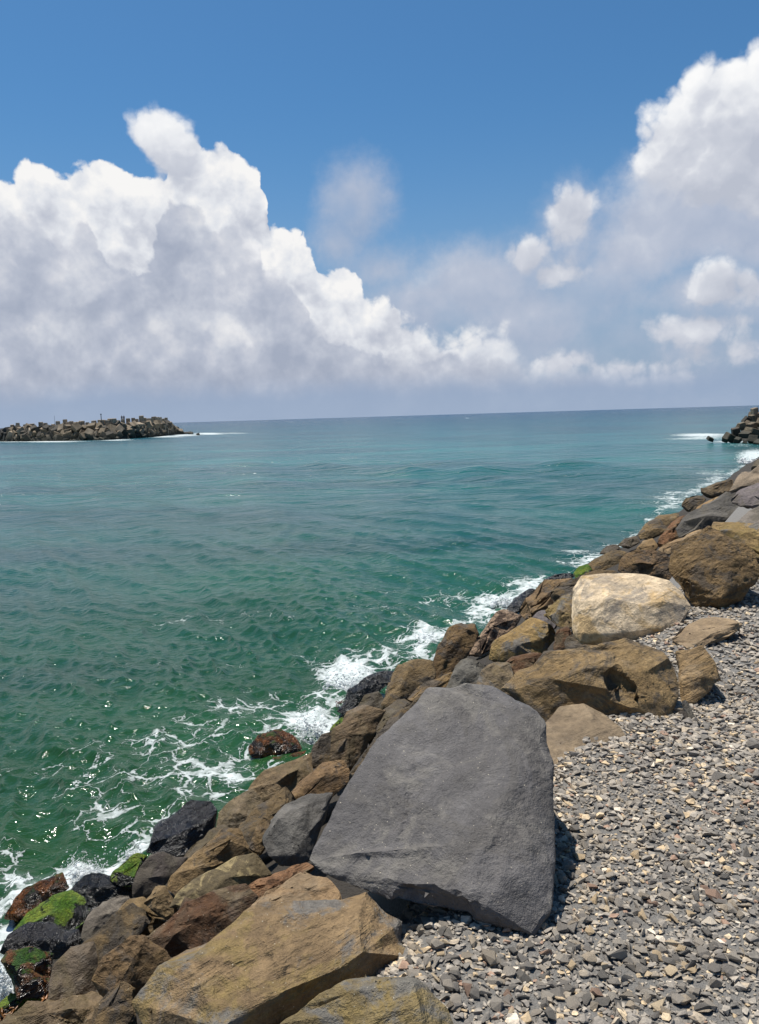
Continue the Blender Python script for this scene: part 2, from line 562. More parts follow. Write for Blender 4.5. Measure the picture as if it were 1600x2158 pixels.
GREY2 = (0.12, 0.10, 0.075)
OCHRE = (0.21, 0.135, 0.055)
RUST = (0.115, 0.055, 0.025)
MAT = {
    'slab': rock_mat('slate_grey_rock', second=(0.085, 0.075, 0.062), second_amt=0.45, third=(0.17, 0.155, 0.135), speck=0.9, grain=0.8, rough=0.66, scale=0.9, spec=0.4, pits=0.0, bloom=0.4, layers=0.7),
    'grey': rock_mat('grey_rock', second=(0.10, 0.085, 0.06), second_amt=0.6, speck=0.6, grain=0.7, rough=0.75),
    'brown': rock_mat('brown_rock', second=OCHRE, second_amt=0.5, third=(0.095, 0.08, 0.065), speck=0.7, grain=1.7),
    'ochre': rock_mat('ochre_rock', second=(0.25, 0.18, 0.065), second_amt=0.7, third=(0.17, 0.165, 0.155), speck=1.0, grain=1.5),
    'rust': rock_mat('rusty_rock', second=RUST, second_amt=0.85, third=(0.16, 0.12, 0.07), speck=1.0, grain=1.7),
    'rough': rock_mat('rough_brown_rock', second=OCHRE, second_amt=0.5, third=(0.10, 0.08, 0.06), speck=0.4, grain=2.6, scale=1.3),
    'tan': rock_mat('tan_rock', second=(0.25, 0.19, 0.12), second_amt=0.5, speck=0.3, grain=0.8, pits=0.0),
    'cream': rock_mat('cream_spotted_rock', blotch=(0.13, 0.10, 0.055), speck=0.6, grain=0.7),
    'mottled': rock_mat('mottled_rock', blotch=(0.10, 0.065, 0.045), speck=1.0, grain=1.4, scale=3.0),
    'white': rock_mat('pale_limestone', second=(0.50, 0.33, 0.14), second_amt=0.75, third=(0.33, 0.28, 0.22), bloom=0.0, pits=0.3, speck=0.2, grain=1.0, crack=0.3, patch_scale=2.2),
    'wet': rock_mat('wet_black_rock', wet=True, speck=0.3, grain=1.5),
    'moss': rock_mat('mossy_wet_rock', wet=True, moss=((0.25, 0.33, 0.02), 0.73), speck=0.2, grain=1.6),
    'darkmoss': rock_mat('dark_mossy_rock', wet=True, moss=((0.08, 0.17, 0.015), 0.80), weed=True, speck=0.2, grain=1.8),
    'weed': rock_mat('seaweed_rock', wet=True, moss=((0.07, 0.12, 0.01), 0.86), weed=True, speck=0.2, grain=2.0),
    'damp': rock_mat('damp_brown_rock', second=(0.10, 0.075, 0.03), second_amt=0.5, rough=0.62, speck=0.6, grain=1.0),
}


def water_mat():
    m, t, b, out = new_mat('sea_water')
    ge = t.n('ShaderNodeNewGeometry')
    p = ge.outputs['Position']
    at = t.n('ShaderNodeAttribute', attribute_name='foam')
    foam = at.outputs['Fac']
    dist = t.v('LENGTH', t.v('MULTIPLY', p, (1, 1, 0)))
    ld = t.m('LOGARITHM', t.m('MAXIMUM', dist, 1.0), 10.0)
    # water body: green over the shallows, turquoise in the channel, blue offshore
    col = t.ramp(t.ss(ld, 0.6, 3.2, kind='LINEAR'), [
        (0.0, (0.018, 0.058, 0.011)), (0.12, (0.016, 0.060, 0.015)), (0.25, (0.012, 0.062, 0.034)), (0.38, (0.011, 0.082, 0.071)),
        (0.52, (0.009, 0.108, 0.113)), (0.62, (0.010, 0.082, 0.102)), (0.8, (0.010, 0.066, 0.108)), (1.0, (0.010, 0.058, 0.115))])
    pn = t.noise(t.v('MULTIPLY', p, (0.035, 0.09, 0.0)), 1.0, 4, 0.6)
    col = t.mix(t.ss(pn, 0.35, 0.68), t.mix(1.0, col, (0.75, 0.70, 0.74), 'MULTIPLY'), t.mix(1.0, col, (1.1, 1.25, 1.16), 'MULTIPLY'))
    gust = t.noise(t.v('MULTIPLY', p, (0.16, 0.5, 0.0)), 1.0, 5, 0.7, 0.4)
    # foam: torn lace where it is thin, solid where it is thick
    wv = t.v('MULTIPLY_ADD', t.v('SUBTRACT', t.noise(p, 1.6, 5, 0.62, color=True), (0.5, 0.5, 0.5)), (0.75, 0.75, 0.0), p)
    wv = t.v('MULTIPLY', wv, (1, 1, 0))
    e1 = t.voro(wv, 2.1, 'DISTANCE_TO_EDGE')
    e2 = t.voro(t.v('ADD', wv, (3.3, 1.7, 0)), 5.2, 'DISTANCE_TO_EDGE')
    blot = t.noise(p, 2.3, 6, 0.68, 0.3)
    fine = t.noise(p, 17, 4, 0.72)
    f2 = t.m('ADD', foam, t.m('MULTIPLY', t.m('SUBTRACT', blot, 0.5), 0.9))
    f2 = t.m('MULTIPLY', f2, t.ss(foam, 0.02, 0.14))
    w1 = t.ss(f2, 0.2, 1.1, 0.0, 0.24)
    w2 = t.ss(f2, 0.3, 1.1, 0.0, 0.30)
    l1 = t.m('SUBTRACT', 1.0, t.m('DIVIDE', e1, t.m('ADD', w1, 0.001)), clamp=True)
    l2 = t.m('SUBTRACT', 1.0, t.m('DIVIDE', e2, t.m('ADD', w2, 0.001)), clamp=True)
    lace = t.m('MAXIMUM', l1, t.m('MULTIPLY', l2, 0.8))
    lace = t.ss(t.m('ADD', lace, t.m('MULTIPLY', t.m('SUBTRACT', fine, 0.5), 0.9)), 0.18, 0.62)
    lace = t.m('MULTIPLY', lace, t.ss(f2, 0.12, 0.3))
    solid = t.ss(t.m('ADD', f2, t.m('MULTIPLY', t.m('SUBTRACT', fine, 0.5), 1.1)), 0.72, 1.15)
    fm = t.m('MAXIMUM', lace, solid)
    milk = t.m('MULTIPLY', t.ss(f2, 0.4, 1.1), 0.22)
    col = t.mix(milk, col, (0.22, 0.36, 0.30))
    tex = t.noise(t.v('MULTIPLY', p, (6, 6, 0)), 1.0, 5, 0.7, 0.5)
    fm = t.m('MULTIPLY', fm, t.ss(tex, 0.28, 0.58, 0.42, 1.0))
    col = t.mix(t.m('MULTIPLY', fm, t.ss(f2, 0.3, 1.0, 0.62, 0.95)), col, (0.62, 0.66, 0.66))
    # ripples too small for the mesh
    n1 = t.noise(t.v('MULTIPLY', p, (3.2, 5.2, 1.0)), 1.0, 4, 0.6, 0.4)
    n2 = t.noise(t.v('MULTIPLY', p, (11, 17, 1.0)), 1.0, 3, 0.6, 0.3)
    n0 = t.noise(t.v('MULTIPLY', p, (0.28, 0.62, 0.0)), 1.0, 4, 0.6, 0.5)
    nf = t.noise(t.v('MULTIPLY', p, (0.05, 0.13, 0.0)), 1.0, 4, 0.6, 0.5)
    near = t.ss(dist, 6, 45, 1.0, 0.0)
    far = t.ss(dist, 15, 60, 0.0, 1.0)
    vfar = t.ss(dist, 90, 600, 0.0, 1.0)
    h = t.m('ADD', t.m('MULTIPLY', t.m('MULTIPLY', n1, 0.045), t.ss(dist, 20, 160, 1.0, 0.6)), t.m('MULTIPLY', t.m('MULTIPLY', n2, 0.009), near))
    h = t.m('ADD', h, t.m('MULTIPLY', t.m('MULTIPLY', n0, 0.6), far))
    h = t.m('ADD', h, t.m('MULTIPLY', t.m('MULTIPLY', nf, 4.0), vfar))
    h = t.m('ADD', h, t.m('MULTIPLY', fm, 0.02))
    t.put(b.inputs['Normal'], bump(t, h, 1.0, 1.0))
    t.put(b.inputs['Base Color'], col)
    t.put(b.inputs['Roughness'], t.mix(fm, t.ss(ld, 0.9, 2.6, 0.08, 0.22), (0.85, 0.85, 0.85)))
    b.inputs['IOR'].default_value = 1.33
    t.put(b.inputs['Specular IOR Level'], t.m('MULTIPLY', t.ss(fm, 0.0, 1.0, 1.0, 0.2), t.m('MULTIPLY', t.ss(ld, 1.5, 2.5, 0.5, 0.27), t.ss(gust, 0.36, 0.64, 0.65, 1.3))))
    return m


STONE_STOPS = [(0.000, (0.198, 0.180, 0.157)), (0.180, (0.308, 0.275, 0.235)), (0.360, (0.402, 0.356, 0.297)), (0.540, (0.243, 0.219, 0.192)), (0.660, (0.468, 0.387, 0.288)), (0.720, (0.349, 0.295, 0.228)),
               (0.800, (0.567, 0.430, 0.269)), (0.840, (0.398, 0.347, 0.284)), (0.915, (0.699, 0.553, 0.368)), (0.955, (0.364, 0.240, 0.172)), (0.985, (0.756, 0.653, 0.519))]


def stone_mat(name, single):
    m, t, b, out = new_mat(name)
    tc = t.n('ShaderNodeTexCoord')
    if single:
        k = t.n('ShaderNodeObjectInfo').outputs['Random']
        p = t.v('MULTIPLY_ADD', k, (31.0, 17.0, 5.0), tc.outputs['Object'])
    else:
        k = t.n('ShaderNodeAttribute', attribute_name='tone').outputs['Fac']
        p = tc.outputs['Object']
    c = t.ramp(k, STONE_STOPS, 'CONSTANT')
    n = t.noise(p, 45, 5, 0.65)
    c = t.mix(t.ss(n, 0.3, 0.7), t.mix(1.0, c, (0.72, 0.72, 0.72), 'MULTIPLY'), t.mix(1.0, c, (1.22, 1.2, 1.16), 'MULTIPLY'))
    if True:
        dn = t.noise(p, 150, 3, 0.6)
        c = t.mix(t.ss(dn, 0.35, 0.7), t.mix(1.0, c, (0.85, 0.85, 0.85), 'MULTIPLY'), c)
    t.put(b.inputs['Base Color'], c)
    b.inputs['Roughness'].default_value = 0.8
    b.inputs['Specular IOR Level'].default_value = 0.3
    t.put(b.inputs['Normal'], bump(t, t.m('ADD', n, t.m('MULTIPLY', dn, 0.3)), 0.006, 0.9))
    return m


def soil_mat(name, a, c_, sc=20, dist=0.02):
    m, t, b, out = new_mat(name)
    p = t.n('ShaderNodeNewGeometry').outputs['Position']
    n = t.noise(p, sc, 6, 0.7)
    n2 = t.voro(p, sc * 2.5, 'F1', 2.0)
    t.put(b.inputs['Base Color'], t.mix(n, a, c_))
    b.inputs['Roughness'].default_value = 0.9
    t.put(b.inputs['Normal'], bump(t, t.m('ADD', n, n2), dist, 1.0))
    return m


def concrete_mat():
    m, t, b, out = new_mat('weathered_concrete')
    tc = t.n('ShaderNodeTexCoord')
    oi = t.n('ShaderNodeObjectInfo')
    p = t.v('MULTIPLY_ADD', oi.outputs['Random'], (31.0, 17.0, 53.0), tc.outputs['Object'])
    n = t.noise(p, 0.9, 6, 0.65)
    n2 = t.noise(p, 6, 5, 0.7)
    c = t.mix(t.ss(n, 0.3, 0.7), t.mix(1.0, oi.outputs['Color'], (0.6, 0.58, 0.54), 'MULTIPLY'), oi.outputs['Color'])
    c = t.mix(t.ss(n2, 0.35, 0.65), t.mix(1.0, c, (0.78, 0.77, 0.75), 'MULTIPLY'), c)
    # algae and tide line: dark low on the mound
    z = t.n('ShaderNodeSeparateXYZ')
    t.put(z.inputs[0], t.n('ShaderNodeNewGeometry').outputs['Position'])
    tide = t.ss(t.m('ADD', z.outputs[2], t.m('MULTIPLY', t.m('SUBTRACT', n, 0.5), 2.0)), WATER_Z + 0.5, WATER_Z + 2.1, 0.9, 0.0)
    c = t.mix(tide, c, (0.035, 0.034, 0.022))
    t.put(b.inputs['Base Color'], c)
    b.inputs['Roughness'].default_value = 0.85
    t.put(b.inputs['Normal'], bump(t, t.m('ADD', n, t.m('MULTIPLY', n2, 0.4)), 0.15, 0.8))
    return m


def plain_mat(name, c, rough=0.7, var=0.3, sc=30):
    m, t, b, out = new_mat(name)
    p = t.n('ShaderNodeTexCoord').outputs['Object']
    n = t.noise(p, sc, 4, 0.6)
    t.put(b.inputs['Base Color'], t.mix(n, tuple(q * (1 - var) for q in c), tuple(min(1, q * (1 + var)) for q in c)))
    b.inputs['Roughness'].default_value = rough
    return m


# ------------------------------------------------------------------ sea
SHORE_PX = [(-200, 2030), (0, 1905), (60, 1860), (150, 1835), (225, 1830), (310, 1790), (340, 1735), (400, 1688), (460, 1690), (530, 1650), (600, 1610), (650, 1590), (700, 1530),
            (740, 1460), (810, 1412), (880, 1390), (925, 1350), (985, 1305), (1060, 1282), (1130, 1235), (1210, 1205), (1250, 1178), (1330, 1128), (1390, 1085),
            (1440, 1050), (1500, 1018), (1570, 985), (1640, 955), (1800, 915)]
FOAM = [  # centre and reach in the photograph, on the water, and how thick
    (50, 1835, 120, 30, 1.0), (170, 1835, 80, 34, 1.25), (290, 1790, 40, 22, 1.1), (15, 2060, 60, 75, 1.7), (-60, 2040, 130, 110, 1.6), (10, 1965, 45, 60, 1.0),
    (655, 1530, 60, 48, 1.5), (610, 1520, 70, 40, .7), (575, 1550, 55, 30, .85), (520, 1600, 60, 30, .75), (740, 1425, 70, 40, 1.45), (800, 1395, 60, 25, .9),
    (690, 1470, 60, 30, .8), (900, 1355, 50, 30, 1.3), (860, 1370, 60, 18, .8), (1060, 1262, 75, 16, 1.25), (1010, 1280, 50, 18, .9), (1090, 1235, 50, 12, .8),
    (1215, 1164, 34, 6, 1.0), (1200, 1190, 40, 7, .95), (1290, 1145, 45, 7, .6), (1410, 1052, 60, 7, .85), (1430, 1040, 60, 5, .7), (1500, 1000, 60, 9, .7), (1450, 985, 70, 6, .55),
    (1590, 962, 40, 16, 1.3), (1480, 917, 70, 4.0, 1.4), (1470, 924, 90, 3, 1.0), (1540, 930, 60, 4, 1.0), (1560, 940, 50, 4, .6),
    (100, 930, 90, 2.6, 1.3), (20, 929, 60, 3.0, 1.5), (240, 927, 50, 2.2, 1.2), (340, 920, 60, 2.2, 1.3), (440, 914, 40, 2.4, 1.4), (490, 913, 50, 1.8, .9), (390, 917, 40, 2, 1.3),
    (400, 1640, 240, 95, 0.65), (480, 1640, 95, 45, 0.81), (220, 1640, 160, 90, 0.52), (520, 1500, 130, 40, 0.59), (420, 1560, 190, 50, 0.55), (330, 1570, 120, 40, 0.52), (210, 1720, 120, 80, 0.59),
    (250, 1760, 100, 40, 0.59), (30, 1800, 100, 50, 0.52), (90, 1620, 110, 22, 0.52), (560, 1470, 120, 30, 0.47), (700, 1390, 130, 22, 0.43), (840, 1300, 150, 26, 0.44),
    (960, 1260, 110, 22, 0.59), (450, 1300, 330, 24, 0.39), (420, 1400, 300, 20, 0.35), (880, 988, 120, 7, .38), (810, 1245, 60, 9, .4), (985, 881, 5, 0.8, 0.9)]


def build_sea():
    az = np.concatenate([np.linspace(-100, -32.5, 30), np.linspace(-32, 35, 540), np.linspace(35.5, 100, 30)]) * math.pi / 180
    h = EYEN[2] - WATER_Z
    ang = np.linspace(math.atan(h / 2.2), math.atan(h / 90.0), 860)
    r = np.concatenate([h / np.tan(ang), np.geomspace(92, 30000, 110)])
    A, Rr = np.meshgrid(az, r)
    X, Y = Rr * np.sin(A), Rr * np.cos(A)
    px = project(np.stack((X, Y, np.full_like(X, WATER_Z)), -1).reshape(-1, 3)).reshape(*X.shape, 2)
    # waves: a spectrum of short-crested trains, each faded out where the mesh is too coarse for it
    spacing = np.gradient(r)[:, None] * np.ones_like(X)
    g = np.random.default_rng(3)
    Z = np.zeros_like(X)
    DX = np.zeros_like(X)
    DY = np.zeros_like(X)
    main = math.atan2(-0.55, -1.0)
    for k in range(110):
        lam = 0.18 * (6.0 / 0.18) ** (g.random() ** 1.4)
        th = main + g.normal() * (0.27 if lam > 0.5 else 0.45)
        kx, ky = math.cos(th) * 2 * math.pi / lam, math.sin(th) * 2 * math.pi / lam
        amp = (0.0115 * lam ** 0.95 if lam < 0.8 else 0.0060 * lam ** 0.3) * (0.6 + 0.8 * g.random()) * (0.6 if lam > 4 else 1.0)
        fade = np.clip((lam / np.maximum(spacing, 0.01) - 2.0) / 1.6, 0, 1)
        ph = kx * X + ky * Y + g.random() * 6.28
        patch = 0.65 + 0.5 * np.sin(X * math.cos(k * 2.1) / (3.5 * lam) + Y * math.sin(k * 2.1) / (3.5 * lam) + k)
        a = amp * fade * patch
        Z += a * np.sin(ph)
        DX += 0.75 * a * np.cos(ph) * math.cos(th)
        DY += 0.75 * a * np.cos(ph) * math.sin(th)
    # two low swells that cross the channel
    swell = [(16.0, main + 0.2, 0.04), (23.0, main - 0.25, 0.07)] + [(4.5 + 9 * g.random(), main + 0.3 * g.normal(), 0.012 + 0.014 * g.random()) for k in range(14)]
    for (lam, th, amp) in swell:
        ph = (X * math.cos(th) + Y * math.sin(th)) * 2 * math.pi / lam + lam * 37
        Z += amp * np.sin(ph) * np.clip((lam / np.maximum(spacing, 0.01) - 2.2) / 3.0, 0, 1)
    # one longer swell running across the channel
    sw = np.array([on_plane(x, 986 + 7 * math.sin(x / 120), WATER_Z)[:2] for x in range(420, 1520, 40)])
    r_line = np.interp(A, np.arctan2(sw[:, 0], sw[:, 1]), np.linalg.norm(sw, axis=1))
    taper = np.clip((A - R(-13)) / 0.12, 0, 1) * np.clip((R(20) - A) / 0.10, 0, 1)
    Z += 0.42 * np.exp(-((Rr - r_line) / 2.6) ** 2) * taper * (0.7 + 0.5 * np.sin(A * 40) * np.sin(A * 23 + 1))
    # foam
    f = np.zeros_like(X)
    for (x, y, a, b_, s) in FOAM:
        f = np.maximum(f, 0.86 * s * np.exp(-(((px[..., 0] - x) / a) ** 2 + ((px[..., 1] - y) / b_) ** 2)))
    sh = np.array([on_plane(x, y, WATER_Z)[:2] for x, y in SHORE_PX])
    near = (X * SHN[0] + Y * SHN[1] < 9.5) & (Rr < 200)
    q = np.stack((X[near], Y[near]), -1)
    dmin = np.full(len(q), 1e9)
    for a, b_ in zip(sh[:-1], sh[1:]):
        ab = b_ - a
        tt = np.clip(((q - a) @ ab) / (ab @ ab), 0, 1)
        dmin = np.minimum(dmin, np.linalg.norm(q - a - tt[:, None] * ab, axis=1))
    rq = np.linalg.norm(q, axis=1)
    band = 0.10 + 0.014 * rq
    n = perlin(np.stack((q[:, 0] * 0.5, q[:, 1] * 0.5, np.zeros(len(q))), -1))
    f[near] = np.maximum(f[near], (0.60 + 0.9 * n) * np.exp(-(dmin / band) ** 2))
    f[near] = np.maximum(f[near], (0.27 + 0.5 * n) * np.exp(-(dmin / (band * 4.0)) ** 2))
    thick = np.clip(f - 0.8, 0, 1) * np.clip(1.2 - Rr / 40, 0, 1)
    hn = perlin(np.stack((X.ravel() * 5, Y.ravel() * 5, np.zeros(X.size)), -1)).reshape(X.shape)
    hn2 = perlin(np.stack((X.ravel() * 13, Y.ravel() * 13, np.ones(X.size)), -1)).reshape(X.shape)
    Z += thick * (0.13 + 0.20 * hn + 0.06 * hn2)
    V = np.stack((X + DX, Y + DY, WATER_Z + Z - Rr ** 2 / (2 * 6.37e6)), -1).reshape(-1, 3)
    nr, nc = X.shape
    idx = np.arange(nr * nc).reshape(nr, nc)
    F = np.stack((idx[:-1, :-1], idx[:-1, 1:], idx[1:, 1:], idx[1:, :-1]), -1).reshape(-1, 4)
    me = mesh_np('sea', V, F)
    at = me.attributes.new('foam', 'FLOAT', 'POINT')
    at.data.foreach_set('value', np.clip(f, 0, 2).astype(np.float32).ravel())
    o = link('sea', me, water_mat())
    tag(o, 'green and turquoise sea with small ripples and white foam along the rocks', kind='structure')
    # the rest of the ocean, behind and beside
    return o


build_sea()


# ------------------------------------------------------------------ gravel path and the slope under the rocks
def build_ground():
    # slope of rubble that carries the boulders
    ts = np.concatenate([np.linspace(-6, 30, 145), np.linspace(31, 140, 60)])
    ss_ = np.concatenate([np.linspace(0.2, 12, 60), [16, 30]])
    T, S = np.meshgrid(ts, ss_)
    X = T * SHT[0] + S * SHN[0]
    Y = T * SHT[1] + S * SHN[1]
    z = slope_z(S - 0.12 * np.clip((S - 2.0) / 2, 0, 1)) - 0.14 * np.clip((S - 0.5) / 1.2, 0, 1) - 0.03 - 0.3 * np.clip((1.1 - S) / 0.5, 0, 1)
    z = z - 0.7 * np.clip((3.5 - T) / 0.5, 0, 1) * np.clip((S - 4.25) / 0.4, 0, 1)     # the sea washes in at the near end
    z = z + 0.05 * np.abs(perlin(np.stack((X.ravel() * 4.7, Y.ravel() * 4.7, np.zeros(X.size)), -1))).reshape(X.shape)
    z = z + 0.10 * perlin(np.stack((X.ravel() * 2.1, Y.ravel() * 2.1, np.zeros(X.size)), -1)).reshape(X.shape)
    V = np.stack((X, Y, z), -1).reshape(-1, 3)
    nr, nc = X.shape
    idx = np.arange(nr * nc).reshape(nr, nc)
    F = np.stack((idx[:-1, :-1], idx[:-1, 1:], idx[1:, 1:], idx[1:, :-1]), -1).reshape(-1, 4)
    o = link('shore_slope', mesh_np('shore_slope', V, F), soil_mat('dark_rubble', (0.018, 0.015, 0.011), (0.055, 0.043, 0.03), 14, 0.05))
    tag(o, 'dark rubble slope under the shore boulders', kind='structure')

    # the gravel bed
    ts = np.concatenate([np.linspace(-3, 9, 190), np.linspace(9.3, 140, 70)])
    ss_ = np.concatenate([[-40, -20, -12, -8], np.linspace(-6, 1.5, 120)])
    T, S = np.meshgrid(ts, ss_)
    X = T * SHT[0] + S * SHN[0]
    Y = T * SHT[1] + S * SHN[1]
    V = np.stack((X, Y, gravel_z(X.ravel(), Y.ravel()).reshape(X.shape)), -1).reshape(-1, 3)
    nr, nc = X.shape
    idx = np.arange(nr * nc).reshape(nr, nc)
    F = np.stack((idx[:-1, :-1], idx[:-1, 1:], idx[1:, 1:], idx[1:, :-1]), -1).reshape(-1, 4)
    path = link('gravel_path', mesh_np('gravel_path', V, F), soil_mat('gravel_grit', (0.10, 0.095, 0.09), (0.26, 0.245, 0.22), 55, 0.012))
    tag(path, 'grey gravel path of loose angular stones beside the boulders', kind='structure')

    # stones: angular chips
    def chip(k):
        g = np.random.default_rng(100 + k)
        sc = np.array((1.0, 0.55 + 0.4 * g.random(), 0.22 + 0.36 * g.random()))
        bm = bmesh.new()
        for q in range(11):
            v = g.normal(size=3)
            v /= np.linalg.norm(v)
            v = np.sign(v) * np.abs(v) ** 0.7
            bm.verts.new(v * sc * (0.8 + 0.25 * g.random()) * 0.5)
        bmesh.ops.convex_hull(bm, input=bm.verts)
        bmesh.ops.delete(bm, geom=[v for v in bm.verts if not v.link_faces], context='VERTS')
        bmesh.ops.triangulate(bm, faces=bm.faces)
        bm.verts.index_update()
        Vv = np.array([v.co[:] for v in bm.verts])
        Ff = np.array([[v.index for v in f.verts] for f in bm.faces])
        bm.free()
        return Vv, Ff

    chips = [chip(k) for k in range(16)]

    def visible(P, m=60):
        q = project(P)
        return (q[:, 0] > -m) & (q[:, 0] < PW + m) & (q[:, 1] < PH + 2 * m) & (q[:, 1] > 900)

    g = np.random.default_rng(5)
    # candidate spots over the visible part of the path and a margin round it
    def spots(n, tmin, tmax, smin, smax):
        T = tmin + (tmax - tmin) * g.random(n)
        S = smin + (smax - smin) * g.random(n)
        X = T * SHT[0] + S * SHN[0]
        Y = T * SHT[1] + S * SHN[1]
        return X, Y

    X1, Y1 = spots(44000, -0.3, 4.6, -3.0, 1.25)
    X2, Y2 = spots(32000, 3.5, 10.5, -3.6, 1.25)
    X3, Y3 = spots(60000, -0.3, 5.0, -2.4, 1.25)     # fines
    X = np.concatenate((X1, X2, X3))
    Y = np.concatenate((Y1, Y2, Y3))
    size = np.concatenate((0.014 + 0.029 * g.random(len(X1)) ** 2.0, 0.020 + 0.030 * g.random(len(X2)) ** 1.8, 0.007 + 0.011 * g.random(len(X3))))
    big = g.random(len(X)) < 0.012
    size = np.where(big & (size > 0.02), size * 1.45, size)
    Z = gravel_z(X, Y) + size * (0.10 + 0.22 * g.random(len(X)))
    P = np.stack((X, Y, Z), -1)
    keep = visible(P, 260)
    X, Y, Z, size, P = X[keep], Y[keep], Z[keep], size[keep], P[keep]
    px = project(P)
    depth = -((P - EYEN) @ CR)[:, 2]
    span = size / depth * FPX
    inside = (px[:, 0] > 15) & (px[:, 0] < PW - 15) & (px[:, 1] < PH - 20)
    # ignore spots that boulders stand on
    hid = np.zeros(len(X), bool)
    for poly in STONE_COVER:
        hid |= in_poly(px, poly)
    score = np.where(inside & ~hid, span, 0)
    single = np.zeros(len(X), bool)
    single[np.argsort(-score)[:300]] = True
    n = len(X)
    kind = g.integers(0, len(chips), n)
    yaw = g.random(n) * 6.283
    tilt = g.normal(size=n) * 0.30
    tdir = g.random(n) * 6.283
    tone = g.random(n)
    cz, sz = np.cos(yaw), np.sin(yaw)
    RZ = np.zeros((n, 3, 3))
    RZ[:, 0, 0], RZ[:, 0, 1], RZ[:, 1, 0], RZ[:, 1, 1], RZ[:, 2, 2] = cz, -sz, sz, cz, 1
    ax = np.stack((np.cos(tdir), np.sin(tdir), np.zeros(n)), -1)
    K = np.zeros((n, 3, 3))
    K[:, 0, 2], K[:, 1, 2], K[:, 2, 0], K[:, 2, 1] = ax[:, 1], -ax[:, 0], -ax[:, 1], ax[:, 0]
    I = np.eye(3)[None]
    RT = I + np.sin(tilt)[:, None, None] * K + (1 - np.cos(tilt))[:, None, None] * (K @ K)
    M = RT @ RZ
    Vs, Fs, Ts, off = [], [], [], 0
    for k in range(len(chips)):
        cv, cf = chips[k]
        sel = np.where((kind == k) & ~single)[0]
        W = np.einsum('nij,vj->nvi', M[sel], cv) * size[sel][:, None, None] * 1.25 + P[sel][:, None, :]
        Vs.append(W.reshape(-1, 3))
        Fs.append((cf[None] + (np.arange(len(sel)) * len(cv))[:, None, None]).reshape(-1, 3) + off)
        Ts.append(np.repeat(tone[sel], len(cf)))
        off += len(sel) * len(cv)
    me = mesh_np('gravel', np.concatenate(Vs), np.concatenate(Fs), smooth=False)
    at = me.attributes.new('tone', 'FLOAT', 'FACE')
    at.data.foreach_set('value', np.concatenate(Ts).astype(np.float32))
    o = link('gravel', me, stone_mat('gravel_stone', False), parent=path)
    tag(o, kind='stuff')
    sm = stone_mat('loose_stone', True)
    meshes = []
    for k, (cv, cf) in enumerate(chips):
        me = mesh_np('stone', cv * 1.25, cf, smooth=False)
        me.materials.append(sm)
        meshes.append(me)
    for i in np.where(single)[0]:
        o = bpy.data.objects.new('stone', meshes[kind[i]])
        COL.objects.link(o)
        o.parent = path
        o.matrix_local = Matrix.Translation(P[i]) @ Matrix(M[i].tolist()).to_4x4() @ Matrix.Scale(size[i], 4)
    return path


def in_poly(px, poly):
    x, y = px[:, 0], px[:, 1]
    c = np.zeros(len(x), bool)
    j = len(poly) - 1
    for i in range(len(poly)):
        xi, yi = poly[i]
        xj, yj = poly[j]
        k = ((yi > y) != (yj > y)) & (x < (xj - xi) * (y - yi) / (yj - yi + 1e-9) + xi)
        c ^= k
        j = i
    return c

